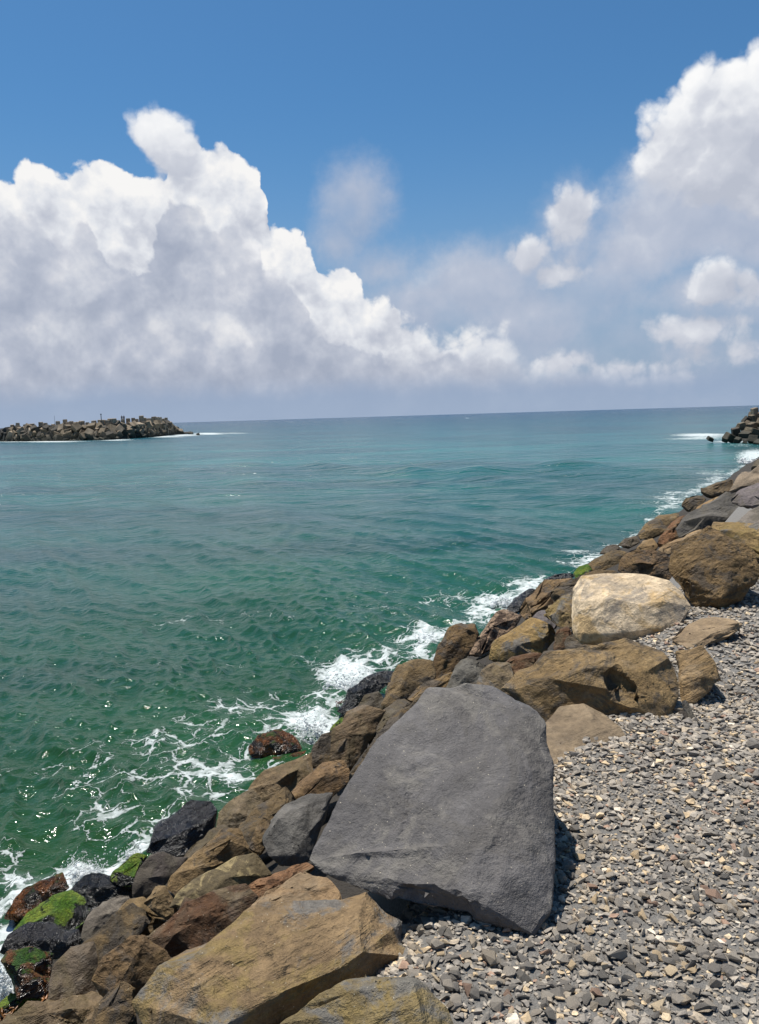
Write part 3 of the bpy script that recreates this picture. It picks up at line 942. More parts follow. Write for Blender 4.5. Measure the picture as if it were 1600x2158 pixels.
# ------------------------------------------------------------------ boulders
def hull_rock(name, outline, ridge=(), incl=45, lift=0.0, thick=0.8, depth_px=None, seed=0, rough=1.0, cuts=None, step=4.5, cracks=(), mat='brown', color=(0.260, 0.190, 0.120),
              label='', cat='boulder', group=None, round_=1, back=0.72, facet=0.017, dents=(), skirt=False, crease=27):
    """A boulder.  The outline is what the photograph shows of it; the boulder is laid on the ground under its lowest point, its shown
    side leaning back by incl degrees from level, and gets a body of its own behind."""
    g = np.random.default_rng(seed + 1000)
    out = np.array(outline, float)
    low = out[np.argmax(out[:, 1])]
    if depth_px is not None:
        low = np.array(depth_px, float)
    P0 = ground_hit(*low)
    P0 = P0 - ray(*low) * lift
    toc = np.array((-P0[0], -P0[1], 0.0))
    toc /= np.linalg.norm(toc)
    a = R(incl)
    nrm = toc * math.sin(a) + np.array((0, 0, 1.0)) * math.cos(a)

    def hit(x, y):
        d = ray(x, y)
        return EYEN + d * (((P0 - EYEN) @ nrm) / (d @ nrm)), d

    # a denser, slightly uneven outline
    pts = []
    nO = len(out)
    for i in range(nO):
        p, q = out[i], out[(i + 1) % nO]
        L = np.linalg.norm(q - p)
        pts.append(p)
        if L > 60:
            e = np.array((q[1] - p[1], p[0] - q[0])) / L
            s_ = np.sign(((out.mean(0) - p) @ e)) or 1.0
            pts.append(p * 0.5 + q * 0.5 - e * s_ * g.random() * 0.025 * L)
    pts = np.array(pts)
    world = [hit(x, y) for x, y in pts]
    W = np.array([w[0] for w in world])
    D = np.array([w[1] for w in world])
    cen = W.mean(0)
    size = math.sqrt(np.prod(np.sort(np.ptp(W @ np.linalg.svd(W - cen, full_matrices=False)[2].T, axis=0))[-2:]))
    allp = list(W)
    for (x, y, h) in ridge:
        w, d = hit(x, y)
        allp.append(w - d * h * size)
    dc = cen - EYEN
    dc /= np.linalg.norm(dc)
    Bk = cen + back * (W - cen) + D * (thick * size * (0.75 + 0.4 * g.random(len(W)))[:, None])
    allp += list(Bk)
    if skirt:
        for p, q in zip(W, out if len(W) == len(out) else pts):
            if p[2] > 0.03 and q[0] > 1155:
                c2 = cen + 0.94 * (p - cen)
                allp.append(np.array((c2[0], c2[1], -0.06)))
    allp.append(cen + dc * thick * size * 1.1)
    if not ridge:
        for k in range(3):
            i = g.integers(0, len(W))
            q = cen + (W[i] - cen) * (0.25 + 0.4 * g.random())
            allp.append(q - dc * size * (0.06 + 0.10 * g.random()))
    bm = bmesh.new()
    for p in allp:
        bm.verts.new(p)
    bmesh.ops.convex_hull(bm, input=bm.verts)
    bmesh.ops.delete(bm, geom=[v for v in bm.verts if not v.link_faces], context='VERTS')
    # knock off some corners
    if cuts is None:
        cuts = 1 if ridge else 6
    for k in range(cuts):
        d = g.normal(size=3)
        d -= dc * (d @ dc)
        d = d / np.linalg.norm(d) - dc * (0.35 + 0.9 * g.random())
        d /= np.linalg.norm(d)
        V = np.array([v.co[:] for v in bm.verts])
        ext = (V @ d)
        top = ext.max() - (ext.max() - ext.min()) * (0.02 + 0.06 * g.random())
        bmesh.ops.bisect_plane(bm, geom=bm.verts[:] + bm.edges[:] + bm.faces[:], plane_co=Vector(d * top), plane_no=Vector(d), clear_outer=True)
        bmesh.ops.convex_hull(bm, input=bm.verts)
        bmesh.ops.delete(bm, geom=[v for v in bm.verts if not v.link_faces], context='VERTS')
    bmesh.ops.triangulate(bm, faces=bm.faces)
    # broken facets: split the big planes and push the corners in and out a little
    if facet > 0:
        for it in range(3):
            es = [e for e in bm.edges if e.calc_length() > size * 0.42]
            if not es:
                break
            n0 = set(bm.verts)
            bm.normal_update()
            bmesh.ops.subdivide_edges(bm, edges=es, cuts=1)
            bmesh.ops.triangulate(bm, faces=[f for f in bm.faces if len(f.verts) > 3])
            bm.normal_update()
            for v in bm.verts:
                if v not in n0:
                    v.co += v.normal * (g.normal() * facet * size)
    depth = np.linalg.norm(cen - EYEN)
    L = max(step / FPX * depth, size / 48)
    for it in range(9):
        es = [e for e in bm.edges if e.calc_length() > L * 1.35]
        if not es:
            break
        bmesh.ops.subdivide_edges(bm, edges=es, cuts=1, use_grid_fill=False)
        bmesh.ops.triangulate(bm, faces=[f for f in bm.faces if len(f.verts) > 3])
    for k in range(round_):
        bmesh.ops.smooth_vert(bm, verts=bm.verts, factor=0.5, use_axis_x=True, use_axis_y=True, use_axis_z=True)
    bm.normal_update()
    bm.verts.index_update()
    V = np.array([v.co[:] for v in bm.verts])
    N = np.array([v.normal[:] for v in bm.verts])
    F = np.array([[v.index for v in f.verts] for f in bm.faces])
    bm.free()
    S = V / size + seed * 3.7
    d = 0.020 * fbm(S * 1.6, 3) * rough
    ax = g.normal(size=3)
    ax /= np.linalg.norm(ax)
    if rough > 1.1:      # ledges and broken steps
        q = fbm(S * 1.9 + 5, 3) + 0.9 * (S @ ax)
        st = q * 3.2
        fr = st - np.floor(st)
        d += rough * 0.016 * (np.clip((fr - 0.3) / 0.3, 0, 1) - fr) * np.clip(perlin(S * 1.3 + 2) * 3 + 0.3, 0, 1)
    d += rough * 0.015 * fbm(S * 4.5, 5, 0.62)
    d += rough * 0.005 * fbm(S * 26.0, 2)
    d *= size
    if dents:
        px = project(V)
        jit = np.stack([perlin(np.stack((px[:, 0] / 34, px[:, 1] / 34, np.full(len(px), 3.0 + k)), -1)) for k in range(2)], -1) * 12
        for poly, deep in dents:
            pj = px + jit
            ins = in_poly(pj, poly)
            dist = np.full(len(px), 1e9)
            for a, b in zip(np.array(poly, float), np.roll(np.array(poly, float), -1, 0)):
                ab = b - a
                tt = np.clip(((pj - a) @ ab) / (ab @ ab), 0, 1)
                dist = np.minimum(dist, np.linalg.norm(pj - a - tt[:, None] * ab, axis=1))
            d -= deep * ins * np.clip(dist / 9.0, 0, 1) * (((cen - V) @ dc) > -0.1 * size)
    if cracks:
        px = project(V)
        for line, width, deep in cracks:
            ln = np.array(line, float)
            jit = perlin(np.stack((px[:, 0] / 23, px[:, 1] / 23, np.zeros(len(px))), -1)) * 9
            best = np.full(len(px), 1e9)
            for p, q_ in zip(ln[:-1], ln[1:]):
                ab = q_ - p
                tt = np.clip(((px - p) @ ab) / (ab @ ab), 0, 1)
                best = np.minimum(best, np.linalg.norm(px - p - tt[:, None] * ab, axis=1))
            d -= deep * np.exp(-((best + jit * 0.5) / width) ** 2) * (((cen - V) @ dc) > -0.1 * size)
    V = V + N * d[:, None]
    org = np.array((cen[0], cen[1], V[:, 2].min()))
    me = mesh_np(name, V - org, F)
    me.set_sharp_from_angle(angle=R(crease))
    o = link(name, me, MAT[mat], loc=org)
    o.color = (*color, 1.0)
    return tag(o, label, cat, group)


G_ = 'boulders piled along the shore'
SLATE = (0.128, 0.121, 0.121)
GREY = (0.10, 0.098, 0.094)
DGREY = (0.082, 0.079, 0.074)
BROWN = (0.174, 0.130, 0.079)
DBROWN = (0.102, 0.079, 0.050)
TAN = (0.276, 0.210, 0.138)
CREAM = (0.300, 0.240, 0.126)
OCH = (0.19, 0.14, 0.062)
RUSTY = (0.138, 0.086, 0.050)
BLACK = (0.012, 0.012, 0.013)
MOSSY = (0.018, 0.017, 0.013)

ROCKS = [
    # the gravel's edge, from the front
    dict(o=[(652, 1812), (700, 1740), (745, 1640), (790, 1560), (850, 1508), (905, 1458), (950, 1446), (1010, 1445), (1075, 1455), (1105, 1480), (1145, 1530), (1163, 1600), (1167, 1690), (1160, 1800),
            (1150, 1920), (1133, 1982), (1060, 1955), (1000, 1948), (925, 1905), (840, 1882), (765, 1870), (700, 1856)],
         ridge=[(1090, 1490, .05), (1072, 1590, .085), (1056, 1690, .115), (1030, 1800, .115), (1010, 1900, .085), (1120, 1600, .06), (1125, 1720, .07), (1112, 1850, .065), (900, 1520, .03), (960, 1600, .075), (880, 1680, .06),
                (950, 1780, .095), (800, 1780, .05), (930, 1860, .07), (740, 1800, .03)],
         incl=31, thick=.5, back=.80, mat='slab', color=SLATE, cuts=0, step=3.0, rough=.8, round_=2, facet=0.009, skirt=True, crease=22,
         dents=[([(1022, 1470), (1080, 1468), (1142, 1530), (1105, 1552), (1012, 1546)], .010), ([(1010, 1800), (1045, 1760), (1062, 1800), (1050, 1860), (1015, 1925), (990, 1900)], .009),
                ([(820, 1905), (845, 1862), (920, 1868), (990, 1890), (1000, 1960), (900, 1940)], .022)],
         cracks=[([(908, 1462), (905, 1530), (893, 1575), (870, 1640), (855, 1720), (838, 1780), (832, 1800)], 3.6, .006)],
         label='largest slate grey boulder with a flat broad face standing on the gravel'),
    dict(o=[(280, 2112), (330, 2040), (400, 2000), (470, 1955), (520, 1918), (560, 1898), (640, 1900), (715, 1888), (770, 1890), (815, 1920), (850, 1985), (858, 2050), (830, 2090), (700, 2200), (560, 2270), (330, 2260)],
         ridge=[(755, 1935, 0.130), (768, 2005, 0.260), (733, 2036, 0.286), (680, 2052, 0.299), (600, 2085, 0.312), (531, 2115, 0.312), (465, 2165, 0.312), (560, 1925, 0.078), (400, 2030, 0.104)],
         incl=38, depth_px=(700, 2240), thick=.55, mat='ochre', color=(0.269, 0.186, 0.101), cuts=0, step=4, rough=.8, label='big ochre and brown boulder below the slate slab, with a dark rough front'),
    dict(o=[(590, 2158), (640, 2115), (700, 2080), (760, 2050), (790, 2047), (830, 2049), (872, 2062), (920, 2100), (962, 2160), (970, 2260), (780, 2330), (600, 2260)],
         ridge=[(870, 2072, 0.130), (885, 2120, 0.208), (900, 2200, 0.234), (740, 2090, 0.078)], incl=40, depth_px=(930, 2230), thick=.5, mat='ochre', color=(0.277, 0.213, 0.104), cuts=0, step=4, rough=.7,
         label='yellowish boulder with a grey rim at the gravel edge, cut off by the photo bottom'),
    dict(o=[(505, 1950), (530, 1908), (560, 1882), (640, 1838), (690, 1850), (715, 1880), (720, 1905), (640, 1930), (540, 1960)], incl=26, lift=.12, mat='tan', color=(0.382, 0.260, 0.146), thick=.5,
         label='tan flat boulder tucked under the left corner of the slate slab'),
    dict(o=[(1145, 1522), (1180, 1488), (1230, 1480), (1272, 1497), (1300, 1535), (1335, 1580), (1320, 1602), (1260, 1602), (1170, 1628), (1150, 1640), (1130, 1560)], ridge=[(1200, 1540, 0.065), (1260, 1560, 0.065)], incl=16, lift=.40, mat='tan',
         color=TAN, thick=.35, rough=.6, label='tan flat rock half buried in gravel behind the slate slab'),
    dict(o=[(1068, 1450), (1090, 1410), (1150, 1380), (1230, 1365), (1320, 1346), (1352, 1350), (1400, 1370), (1428, 1400), (1432, 1440), (1427, 1500), (1418, 1530), (1380, 1518), (1335, 1492), (1270, 1495), (1190, 1508),
            (1140, 1522), (1090, 1480)],
         ridge=[(1085, 1452, 0.078), (1150, 1428, 0.208), (1220, 1412, 0.247), (1290, 1405, 0.247), (1335, 1360, 0.130), (1352, 1420, 0.221), (1375, 1470, 0.182), (1395, 1515, 0.104), (1405, 1390, 0.052)], incl=42, thick=.5, mat='brown',
         color=(0.322, 0.223, 0.109), cuts=0, step=4, rough=1.0, dents=[([(1270, 1420), (1300, 1400), (1340, 1440), (1345, 1480), (1290, 1465)], .05)],
         label='long brown boulder with a smooth pale top and rough dark front, below the white boulder'),
    dict(o=[(1203, 1300), (1208, 1240), (1224, 1214), (1270, 1205), (1360, 1210), (1410, 1224), (1442, 1246), (1457, 1278), (1447, 1312), (1420, 1350), (1382, 1366), (1310, 1350), (1225, 1358), (1208, 1335)],
         ridge=[(1222, 1268, .17), (1290, 1264, .30), (1350, 1276, .32), (1392, 1266, .27), (1380, 1325, .24), (1228, 1335, .12), (1300, 1335, .22)], incl=46, lift=.1, thick=.55, mat='white', color=(0.80, 0.64, 0.44),
         cuts=1, step=3.6, rough=.55, facet=.007, label='pale cream limestone boulder, the brightest on the shore'),
    dict(o=[(1412, 1352), (1450, 1320), (1505, 1294), (1572, 1324), (1522, 1347), (1480, 1368), (1430, 1372)], incl=14, lift=.28, mat='tan', color=(0.355, 0.260, 0.160), thick=.35, rough=.5, label='flat tan rock half sunk in gravel right of the cream boulder'),
    dict(o=[(1424, 1372), (1480, 1360), (1506, 1396), (1520, 1432), (1502, 1456), (1470, 1482), (1440, 1492), (1428, 1440)], ridge=[(1440, 1430, 0.130), (1480, 1425, 0.182), (1500, 1430, 0.078)], incl=42, mat='brown', color=(0.330, 0.228, 0.120),
         label='brown block with tan top at the right end of the long brown boulder'),
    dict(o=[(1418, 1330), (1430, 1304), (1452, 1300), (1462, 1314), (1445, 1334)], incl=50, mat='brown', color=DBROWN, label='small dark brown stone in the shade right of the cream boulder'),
    dict(o=[(1436, 1478), (1446, 1474), (1468, 1516), (1456, 1532), (1446, 1520)], incl=55, mat='grey', color=DGREY, label='small upright grey shard in gravel beside the brown block'),
    dict(o=[(1424, 1512), (1434, 1496), (1448, 1502), (1452, 1530), (1430, 1532)], incl=50, mat='grey', color=(0.086, 0.071, 0.058), label='small dark stone at the foot of the long brown boulder'),
    dict(o=[(1408, 1205), (1420, 1152), (1468, 1120), (1492, 1112), (1540, 1136), (1572, 1143), (1598, 1168), (1600, 1212), (1562, 1262), (1512, 1284), (1462, 1277), (1438, 1245)],
         ridge=[(1440, 1180, 0.156), (1500, 1150, 0.156), (1552, 1148, 0.130), (1540, 1200, 0.260), (1520, 1262, 0.234), (1470, 1230, 0.234)], incl=50, thick=.55, mat='rough', color=(0.260, 0.174, 0.082), cuts=1, step=3.6, rough=1.9,
         label='rough brown boulder with a black shaded right side at the gravel edge'),
    dict(o=[(1488, 1148), (1490, 1114), (1503, 1100), (1595, 1103), (1660, 1120), (1660, 1190), (1600, 1175), (1560, 1150)], ridge=[(1500, 1118, 0.104), (1590, 1122, 0.130)], incl=42, lift=.35, mat='ochre', color=(0.347, 0.236, 0.104), rough=.8,
         label='ochre block with a flat top behind the rough brown boulder'),
    dict(o=[(1422, 1116), (1442, 1094), (1482, 1064), (1532, 1037), (1562, 1050), (1592, 1078), (1598, 1098), (1540, 1106), (1490, 1112), (1450, 1134), (1432, 1132)],
         ridge=[(1440, 1100, 0.052), (1490, 1092, 0.130), (1498, 1074, 0.104), (1500, 1100, 0.130), (1580, 1090, 0.065)], incl=48, lift=.5, mat='grey', color=(0.119, 0.110, 0.098), cuts=0, rough=.7, label='dark grey wedge shaped boulder behind the ochre block'),
    dict(o=[(1540, 1058), (1556, 1034), (1600, 1018), (1680, 1016), (1680, 1080), (1598, 1080)], incl=40, lift=.6, mat='grey', color=(0.173, 0.147, 0.147), label='grey boulder behind the dark wedge at the photo edge'),
    dict(o=[(1536, 1036), (1556, 1004), (1600, 976), (1680, 956), (1680, 1020), (1600, 1026), (1560, 1034)], ridge=[(1560, 1025, 0.104), (1600, 1008, 0.130)], incl=42, lift=.9, mat='grey', color=(0.277, 0.213, 0.146), label='greyish tan boulder, uppermost large one before the sea at the photo edge'),
    dict(o=[(1580, 992), (1594, 972), (1620, 958), (1690, 940), (1690, 985), (1620, 990)], incl=40, lift=.6, mat='damp', color=DBROWN, label='dark brown boulder nearest to the far breakwater on this shore'),

    # middle of the slope and water's edge, far to near
    dict(o=[(1474, 1040), (1480, 1028), (1520, 1013), (1548, 1010), (1544, 1034), (1500, 1050)], incl=48, lift=.3, mat='brown', color=BROWN, label='brown rock at the waterline above the dark grey wedge'),
    dict(o=[(1436, 1066), (1446, 1050), (1474, 1044), (1492, 1050), (1470, 1074), (1448, 1082)], incl=48, mat='brown', color=DBROWN, label='dark brown rock at the waterline left of the dark grey wedge'),
    dict(o=[(1455, 1088), (1470, 1070), (1500, 1052), (1532, 1040), (1500, 1068), (1462, 1092)], incl=35, lift=.4, mat='tan', color=(0.400, 0.260, 0.120), label='tan ridge showing over the top of the dark grey wedge'),
    dict(o=[(1343, 1127), (1352, 1112), (1388, 1086), (1432, 1080), (1424, 1102), (1390, 1130), (1350, 1138)], ridge=[(1370, 1120, 0.104), (1400, 1104, 0.104)], incl=40, mat='brown', color=(0.226, 0.157, 0.077), label='olive brown rock at the waterline left of a rusty slab'),
    dict(o=[(1382, 1154), (1400, 1118), (1432, 1086), (1448, 1086), (1424, 1114), (1434, 1134), (1402, 1156)], incl=44, lift=.2, mat='rust', color=(0.260, 0.133, 0.063), label='rusty red slab leaning below the dark grey wedge'),
    dict(o=[(1298, 1202), (1318, 1168), (1340, 1160), (1402, 1164), (1418, 1186), (1416, 1228), (1380, 1222), (1312, 1212)], ridge=[(1330, 1190, 0.130), (1380, 1190, 0.182)], incl=48, lift=.2, mat='rough', color=(0.260, 0.166, 0.087), rough=1.4, cuts=1,
         label='wide reddish brown boulder just behind the cream boulder'),
    dict(o=[(1382, 1162), (1400, 1148), (1452, 1124), (1494, 1112), (1480, 1140), (1420, 1170)], incl=36, lift=.35, mat='tan', color=(0.347, 0.236, 0.125), label='tan rock with a rusty hollow left of the ochre block'),
    dict(o=[(1338, 1160), (1354, 1140), (1376, 1134), (1388, 1150), (1380, 1164)], incl=46, lift=.1, mat='tan', color=(0.365, 0.245, 0.120), label='small tan rock above the wide reddish brown boulder'),
    dict(o=[(1232, 1196), (1250, 1180), (1290, 1158), (1312, 1160), (1332, 1164), (1300, 1196), (1242, 1208)], ridge=[(1280, 1180, 0.130)], incl=46, mat='brown', color=(0.164, 0.118, 0.063), label='dark brown rock with a tan patch at the waterline behind the cream boulder'),
    dict(o=[(1262, 1168), (1278, 1150), (1300, 1146), (1312, 1158), (1285, 1170)], incl=46, mat='damp', color=(0.088, 0.067, 0.045), label='small dark wet rock at the waterline, between two white foam streaks'),
    dict(o=[(1300, 1150), (1318, 1134), (1342, 1128), (1350, 1144), (1322, 1158)], incl=46, mat='damp', color=(0.103, 0.078, 0.050), label='small dark rock at the waterline left of the olive brown one'),
    dict(o=[(1206, 1210), (1220, 1194), (1240, 1188), (1250, 1200), (1232, 1218), (1214, 1222)], incl=40, mat='moss', color=MOSSY, label='small wet rock with a green mossy top above the cream boulder'),
    dict(o=[(1128, 1244), (1150, 1218), (1190, 1208), (1216, 1212), (1196, 1228), (1150, 1240)], incl=42, mat='wet', color=BLACK, label='flat black wet rock at the waterline left of the cream boulder'),
    dict(o=[(1066, 1286), (1084, 1262), (1118, 1240), (1132, 1242), (1102, 1284), (1082, 1296)], incl=42, mat='wet', color=BLACK, label='black wet rock at the waterline below another black flat one'),
    dict(o=[(1088, 1296), (1108, 1262), (1150, 1226), (1205, 1220), (1218, 1250), (1190, 1282), (1140, 1296), (1100, 1306)], incl=34, lift=.1, mat='brown', color=(0.235, 0.157, 0.084), rough=.6, label='brown sloping slab between the black wet rocks and the cream boulder'),
    dict(o=[(1146, 1296), (1166, 1270), (1204, 1248), (1214, 1290), (1208, 1338), (1184, 1326)], incl=44, lift=.2, mat='ochre', color=(0.330, 0.236, 0.120), label='tan yellow rock against the left side of the cream boulder'),
    dict(o=[(1166, 1372), (1172, 1328), (1196, 1316), (1208, 1350), (1208, 1378), (1184, 1380)], incl=60, lift=.1, mat='rust', color=(0.174, 0.102, 0.056), label='dark rusty rock in the gap below the cream boulder'),
    dict(o=[(1118, 1306), (1138, 1286), (1160, 1284), (1180, 1306), (1172, 1328), (1144, 1330)], incl=44, lift=.22, mat='grey', color=(0.188, 0.164, 0.164), rough=.7, label='small light grey rock above the yellow topped rock'),
    dict(o=[(1026, 1392), (1038, 1352), (1086, 1322), (1120, 1300), (1162, 1322), (1174, 1342), (1154, 1370), (1130, 1384), (1080, 1394)], ridge=[(1050, 1345, 0.065), (1100, 1330, 0.156), (1150, 1345, 0.104), (1090, 1360, 0.182)], incl=46, lift=.16,
         mat='ochre', color=(0.347, 0.236, 0.099), cuts=1, label='rock with a yellow top and grey broken sides left of the cream boulder'),
    dict(o=[(982, 1388), (1010, 1340), (1046, 1290), (1068, 1279), (1098, 1300), (1088, 1322), (1044, 1352), (1012, 1384)], incl=42, lift=.1, mat='mottled', color=(0.400, 0.283, 0.195), rough=1.2, label='mottled pinkish white and brown rock leaning towards the sea'),
    dict(o=[(905, 1430), (924, 1360), (945, 1325), (975, 1308), (1000, 1311), (1010, 1336), (992, 1370), (962, 1412), (938, 1442), (915, 1446)], ridge=[(945, 1370, 0.130), (980, 1330, 0.130)], incl=52, lift=.05, mat='brown', color=(0.208, 0.133, 0.063), rough=.7, round_=2,
         label='tall rounded brown rock standing at the water, right of the foam'),
    dict(o=[(806, 1486), (815, 1440), (840, 1400), (880, 1384), (912, 1392), (918, 1424), (902, 1452), (862, 1484), (830, 1506)], ridge=[(850, 1440, 0.156)], incl=48, lift=.05, mat='brown', color=(0.216, 0.154, 0.082), rough=.8, round_=2,
         label='brown rounded rock at the water below the tall brown one'),
    dict(o=[(940, 1454), (958, 1402), (985, 1384), (1012, 1395), (1028, 1410), (1006, 1442), (985, 1462), (950, 1465)], ridge=[(985, 1420, 0.130)], incl=50, lift=.2, mat='grey', color=(0.139, 0.131, 0.114), rough=1.3, label='jagged grey rock above the top of the slate slab'),
    dict(o=[(1000, 1452), (1014, 1410), (1046, 1394), (1072, 1400), (1086, 1430), (1076, 1460), (1030, 1462)], ridge=[(1030, 1420, 0.104)], incl=48, lift=.22, mat='ochre', color=(0.294, 0.228, 0.146), label='small tan and grey rock between the jagged grey rock and long brown boulder'),
    dict(o=[(1056, 1402), (1078, 1384), (1120, 1376), (1146, 1378), (1132, 1402), (1086, 1428)], incl=36, lift=.25, mat='rust', color=(0.277, 0.180, 0.104), label='reddish tan rock just behind the long brown boulder'),
    dict(o=[(836, 1494), (880, 1452), (925, 1428), (955, 1412), (966, 1424), (946, 1456), (905, 1480), (860, 1512)], incl=40, lift=.15, mat='brown', color=(0.260, 0.174, 0.084), label='brown ledge along the upper edge of the slate slab'),
    dict(o=[(712, 1500), (735, 1455), (770, 1425), (810, 1410), (832, 1414), (826, 1438), (792, 1462), (762, 1484), (745, 1504), (722, 1508)], ridge=[(760, 1455, 0.130)], incl=46, mat='wet', color=BLACK, rough=1.4, cuts=1, label='glossy black wet rock in the white foam above the slate slab'),
    dict(o=[(742, 1506), (768, 1464), (800, 1456), (818, 1482), (806, 1510), (770, 1520)], incl=52, lift=.1, mat='damp', color=(0.095, 0.078, 0.053), label='small dark rock below the glossy black one'),
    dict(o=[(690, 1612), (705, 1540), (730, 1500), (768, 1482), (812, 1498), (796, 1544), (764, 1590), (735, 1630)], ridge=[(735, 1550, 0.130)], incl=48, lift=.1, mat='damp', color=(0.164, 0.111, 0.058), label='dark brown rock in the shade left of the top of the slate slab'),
    dict(o=[(692, 1545), (700, 1528), (722, 1512), (734, 1520), (716, 1548)], incl=44, mat='moss', color=MOSSY, label='tiny mossy green rock beside the splash above the slate slab'),
    dict(o=[(648, 1612), (655, 1578), (678, 1546), (706, 1540), (712, 1590), (702, 1618), (676, 1622)], ridge=[(670, 1580, 0.104)], incl=50, lift=.06, mat='brown', color=(0.174, 0.130, 0.078), label='greyish brown upright rock beside the white splash'),
    dict(o=[(524, 1576), (545, 1554), (590, 1534), (616, 1545), (637, 1580), (612, 1602), (570, 1610), (534, 1600)], ridge=[(560, 1570, 0.182), (600, 1565, 0.208)], incl=50, mat='weed', color=(0.02, 0.014, 0.01), rough=1.6, cuts=1, label='seaweed covered reddish rock standing alone in the water'),
    dict(o=[(560, 1600), (600, 1600), (650, 1580), (652, 1600), (600, 1622), (566, 1624)], incl=30, mat='weed', color=(0.025, 0.016, 0.012), label='low red brown rock between the seaweed rock and the shore'),
    dict(o=[(522, 1664), (558, 1626), (620, 1600), (660, 1582), (664, 1640), (640, 1664), (600, 1694), (560, 1704), (542, 1694)], ridge=[(580, 1650, 0.130), (630, 1620, 0.130)], incl=42, lift=.05, mat='damp', color=(0.191, 0.133, 0.069), label='long brown rock with yellow moss on its water side, shoreward of the seaweed rock'),
    dict(o=[(548, 1742), (578, 1702), (640, 1650), (682, 1606), (728, 1600), (742, 1640), (704, 1676), (640, 1700), (590, 1724), (562, 1756)], ridge=[(620, 1680, 0.104), (690, 1630, 0.156)], incl=44, lift=.12, mat='brown', color=(0.208, 0.133, 0.069), label='reddish brown rock immediately left of the slate slab'),
    dict(o=[(456, 1756), (460, 1710), (490, 1680), (530, 1664), (558, 1690), (554, 1724), (530, 1744), (480, 1764)], ridge=[(500, 1715, 0.156)], incl=48, lift=.05, mat='damp', color=(0.174, 0.130, 0.077), label='olive brown rounded rock right of the wet black slab rock'),
    dict(o=[(308, 1797), (325, 1745), (355, 1715), (402, 1689), (446, 1687), (461, 1706), (457, 1752), (430, 1778), (390, 1802), (350, 1804)], ridge=[(318, 1778, 0.065), (360, 1762, 0.156), (400, 1745, 0.182), (450, 1718, 0.091)], incl=46, lift=.05, mat='wet', color=(0.014, 0.014, 0.017), cuts=0, step=4,
         label='black wet rock with a smooth matt top and glossy front at the water'),
    dict(o=[(278, 1892), (290, 1840), (315, 1800), (345, 1794), (398, 1804), (372, 1842), (350, 1868), (322, 1900), (290, 1904)], ridge=[(310, 1850, 0.078)], incl=52, lift=.05, mat='grey', color=(0.099, 0.082, 0.072), rough=.5, label='smooth dark grey rock directly below the wet black slab rock'),
    dict(o=[(346, 1876), (360, 1845), (420, 1792), (470, 1746), (506, 1742), (526, 1768), (552, 1800), (500, 1826), (420, 1856), (376, 1890)], ridge=[(420, 1830, 0.104), (490, 1775, 0.130)], incl=46, lift=.1, mat='brown', color=(0.244, 0.166, 0.082), label='brown rock with an orange corner between smooth grey and cream spotted rocks'),
    dict(o=[(522, 1790), (540, 1745), (556, 1722), (570, 1730), (560, 1790), (545, 1810)], incl=44, lift=.14, mat='brown', color=(0.182, 0.130, 0.077), label='narrow brown rock squeezed left of the chipped grey rock'),
    dict(o=[(549, 1775), (570, 1730), (600, 1696), (650, 1674), (702, 1670), (692, 1704), (662, 1760), (656, 1812), (640, 1826), (590, 1836), (565, 1806)],
         ridge=[(590, 1725, 0.091), (650, 1695, 0.104), (570, 1780, 0.052), (615, 1765, 0.156), (650, 1755, 0.104), (620, 1800, 0.143)], incl=44, lift=.15, mat='slab', color=(0.139, 0.132, 0.119), cuts=0, step=4, rough=1.0, label='chipped grey rock against the left edge of the slate slab'),
    dict(o=[(362, 1916), (372, 1880), (410, 1850), (460, 1830), (535, 1799), (550, 1803), (578, 1842), (560, 1856), (500, 1874), (440, 1904), (395, 1924)], ridge=[(400, 1880, 0.091), (480, 1850, 0.117), (540, 1818, 0.091)], incl=38, lift=.12, mat='cream', color=CREAM, step=4, rough=.7,
         label='cream yellow rock with brown spots in the middle of the slope'),
    dict(o=[(303, 1904), (330, 1864), (350, 1868), (370, 1898), (378, 1924), (352, 1942), (324, 1916)], incl=46, lift=.1, mat='brown', color=(0.269, 0.190, 0.099), label='small brown rock left of the cream spotted rock'),
    dict(o=[(498, 1880), (540, 1856), (600, 1832), (655, 1813), (664, 1832), (610, 1864), (545, 1896), (510, 1920)], incl=36, lift=.12, mat='rust', color=(0.244, 0.133, 0.069), label='narrow rusty ridge running from under the slate slab'),
    dict(o=[(298, 1980), (355, 1948), (392, 1902), (455, 1872), (520, 1858), (548, 1888), (512, 1948), (440, 1990), (384, 2022), (350, 2014)], ridge=[(370, 1970, 0.091), (440, 1925, 0.143), (505, 1895, 0.104)], incl=40, lift=.1, mat='rust', color=RUSTY, step=4,
         label='rusty red brown boulder above the big ochre boulder'),
    dict(o=[(192, 2066), (214, 2012), (300, 1968), (352, 2002), (374, 2040), (332, 2074), (286, 2124), (228, 2118)], ridge=[(225, 2020, 0.065), (300, 1995, 0.156), (340, 2030, 0.130), (240, 2090, 0.130)], incl=54, lift=.1, mat='brown', color=(0.164, 0.106, 0.053), step=4,
         label='square dark brown block left of the big ochre boulder'),
    dict(o=[(192, 2002), (230, 1946), (272, 1894), (304, 1888), (348, 1936), (356, 1948), (300, 1974), (222, 2012), (198, 2016)], ridge=[(240, 1960, 0.104), (295, 1915, 0.156)], incl=42, lift=.08, mat='brown', color=(0.244, 0.174, 0.091), step=4,
         label='brown ridged rock above the square dark brown block'),
    dict(o=[(168, 1978), (195, 1916), (235, 1890), (274, 1884), (284, 1902), (242, 1934), (206, 1966), (182, 1990)], ridge=[(210, 1930, 0.091)], incl=44, lift=.04, mat='grey', color=(0.182, 0.157, 0.128), label='grey rock beside the black and mossy rocks at lower left'),
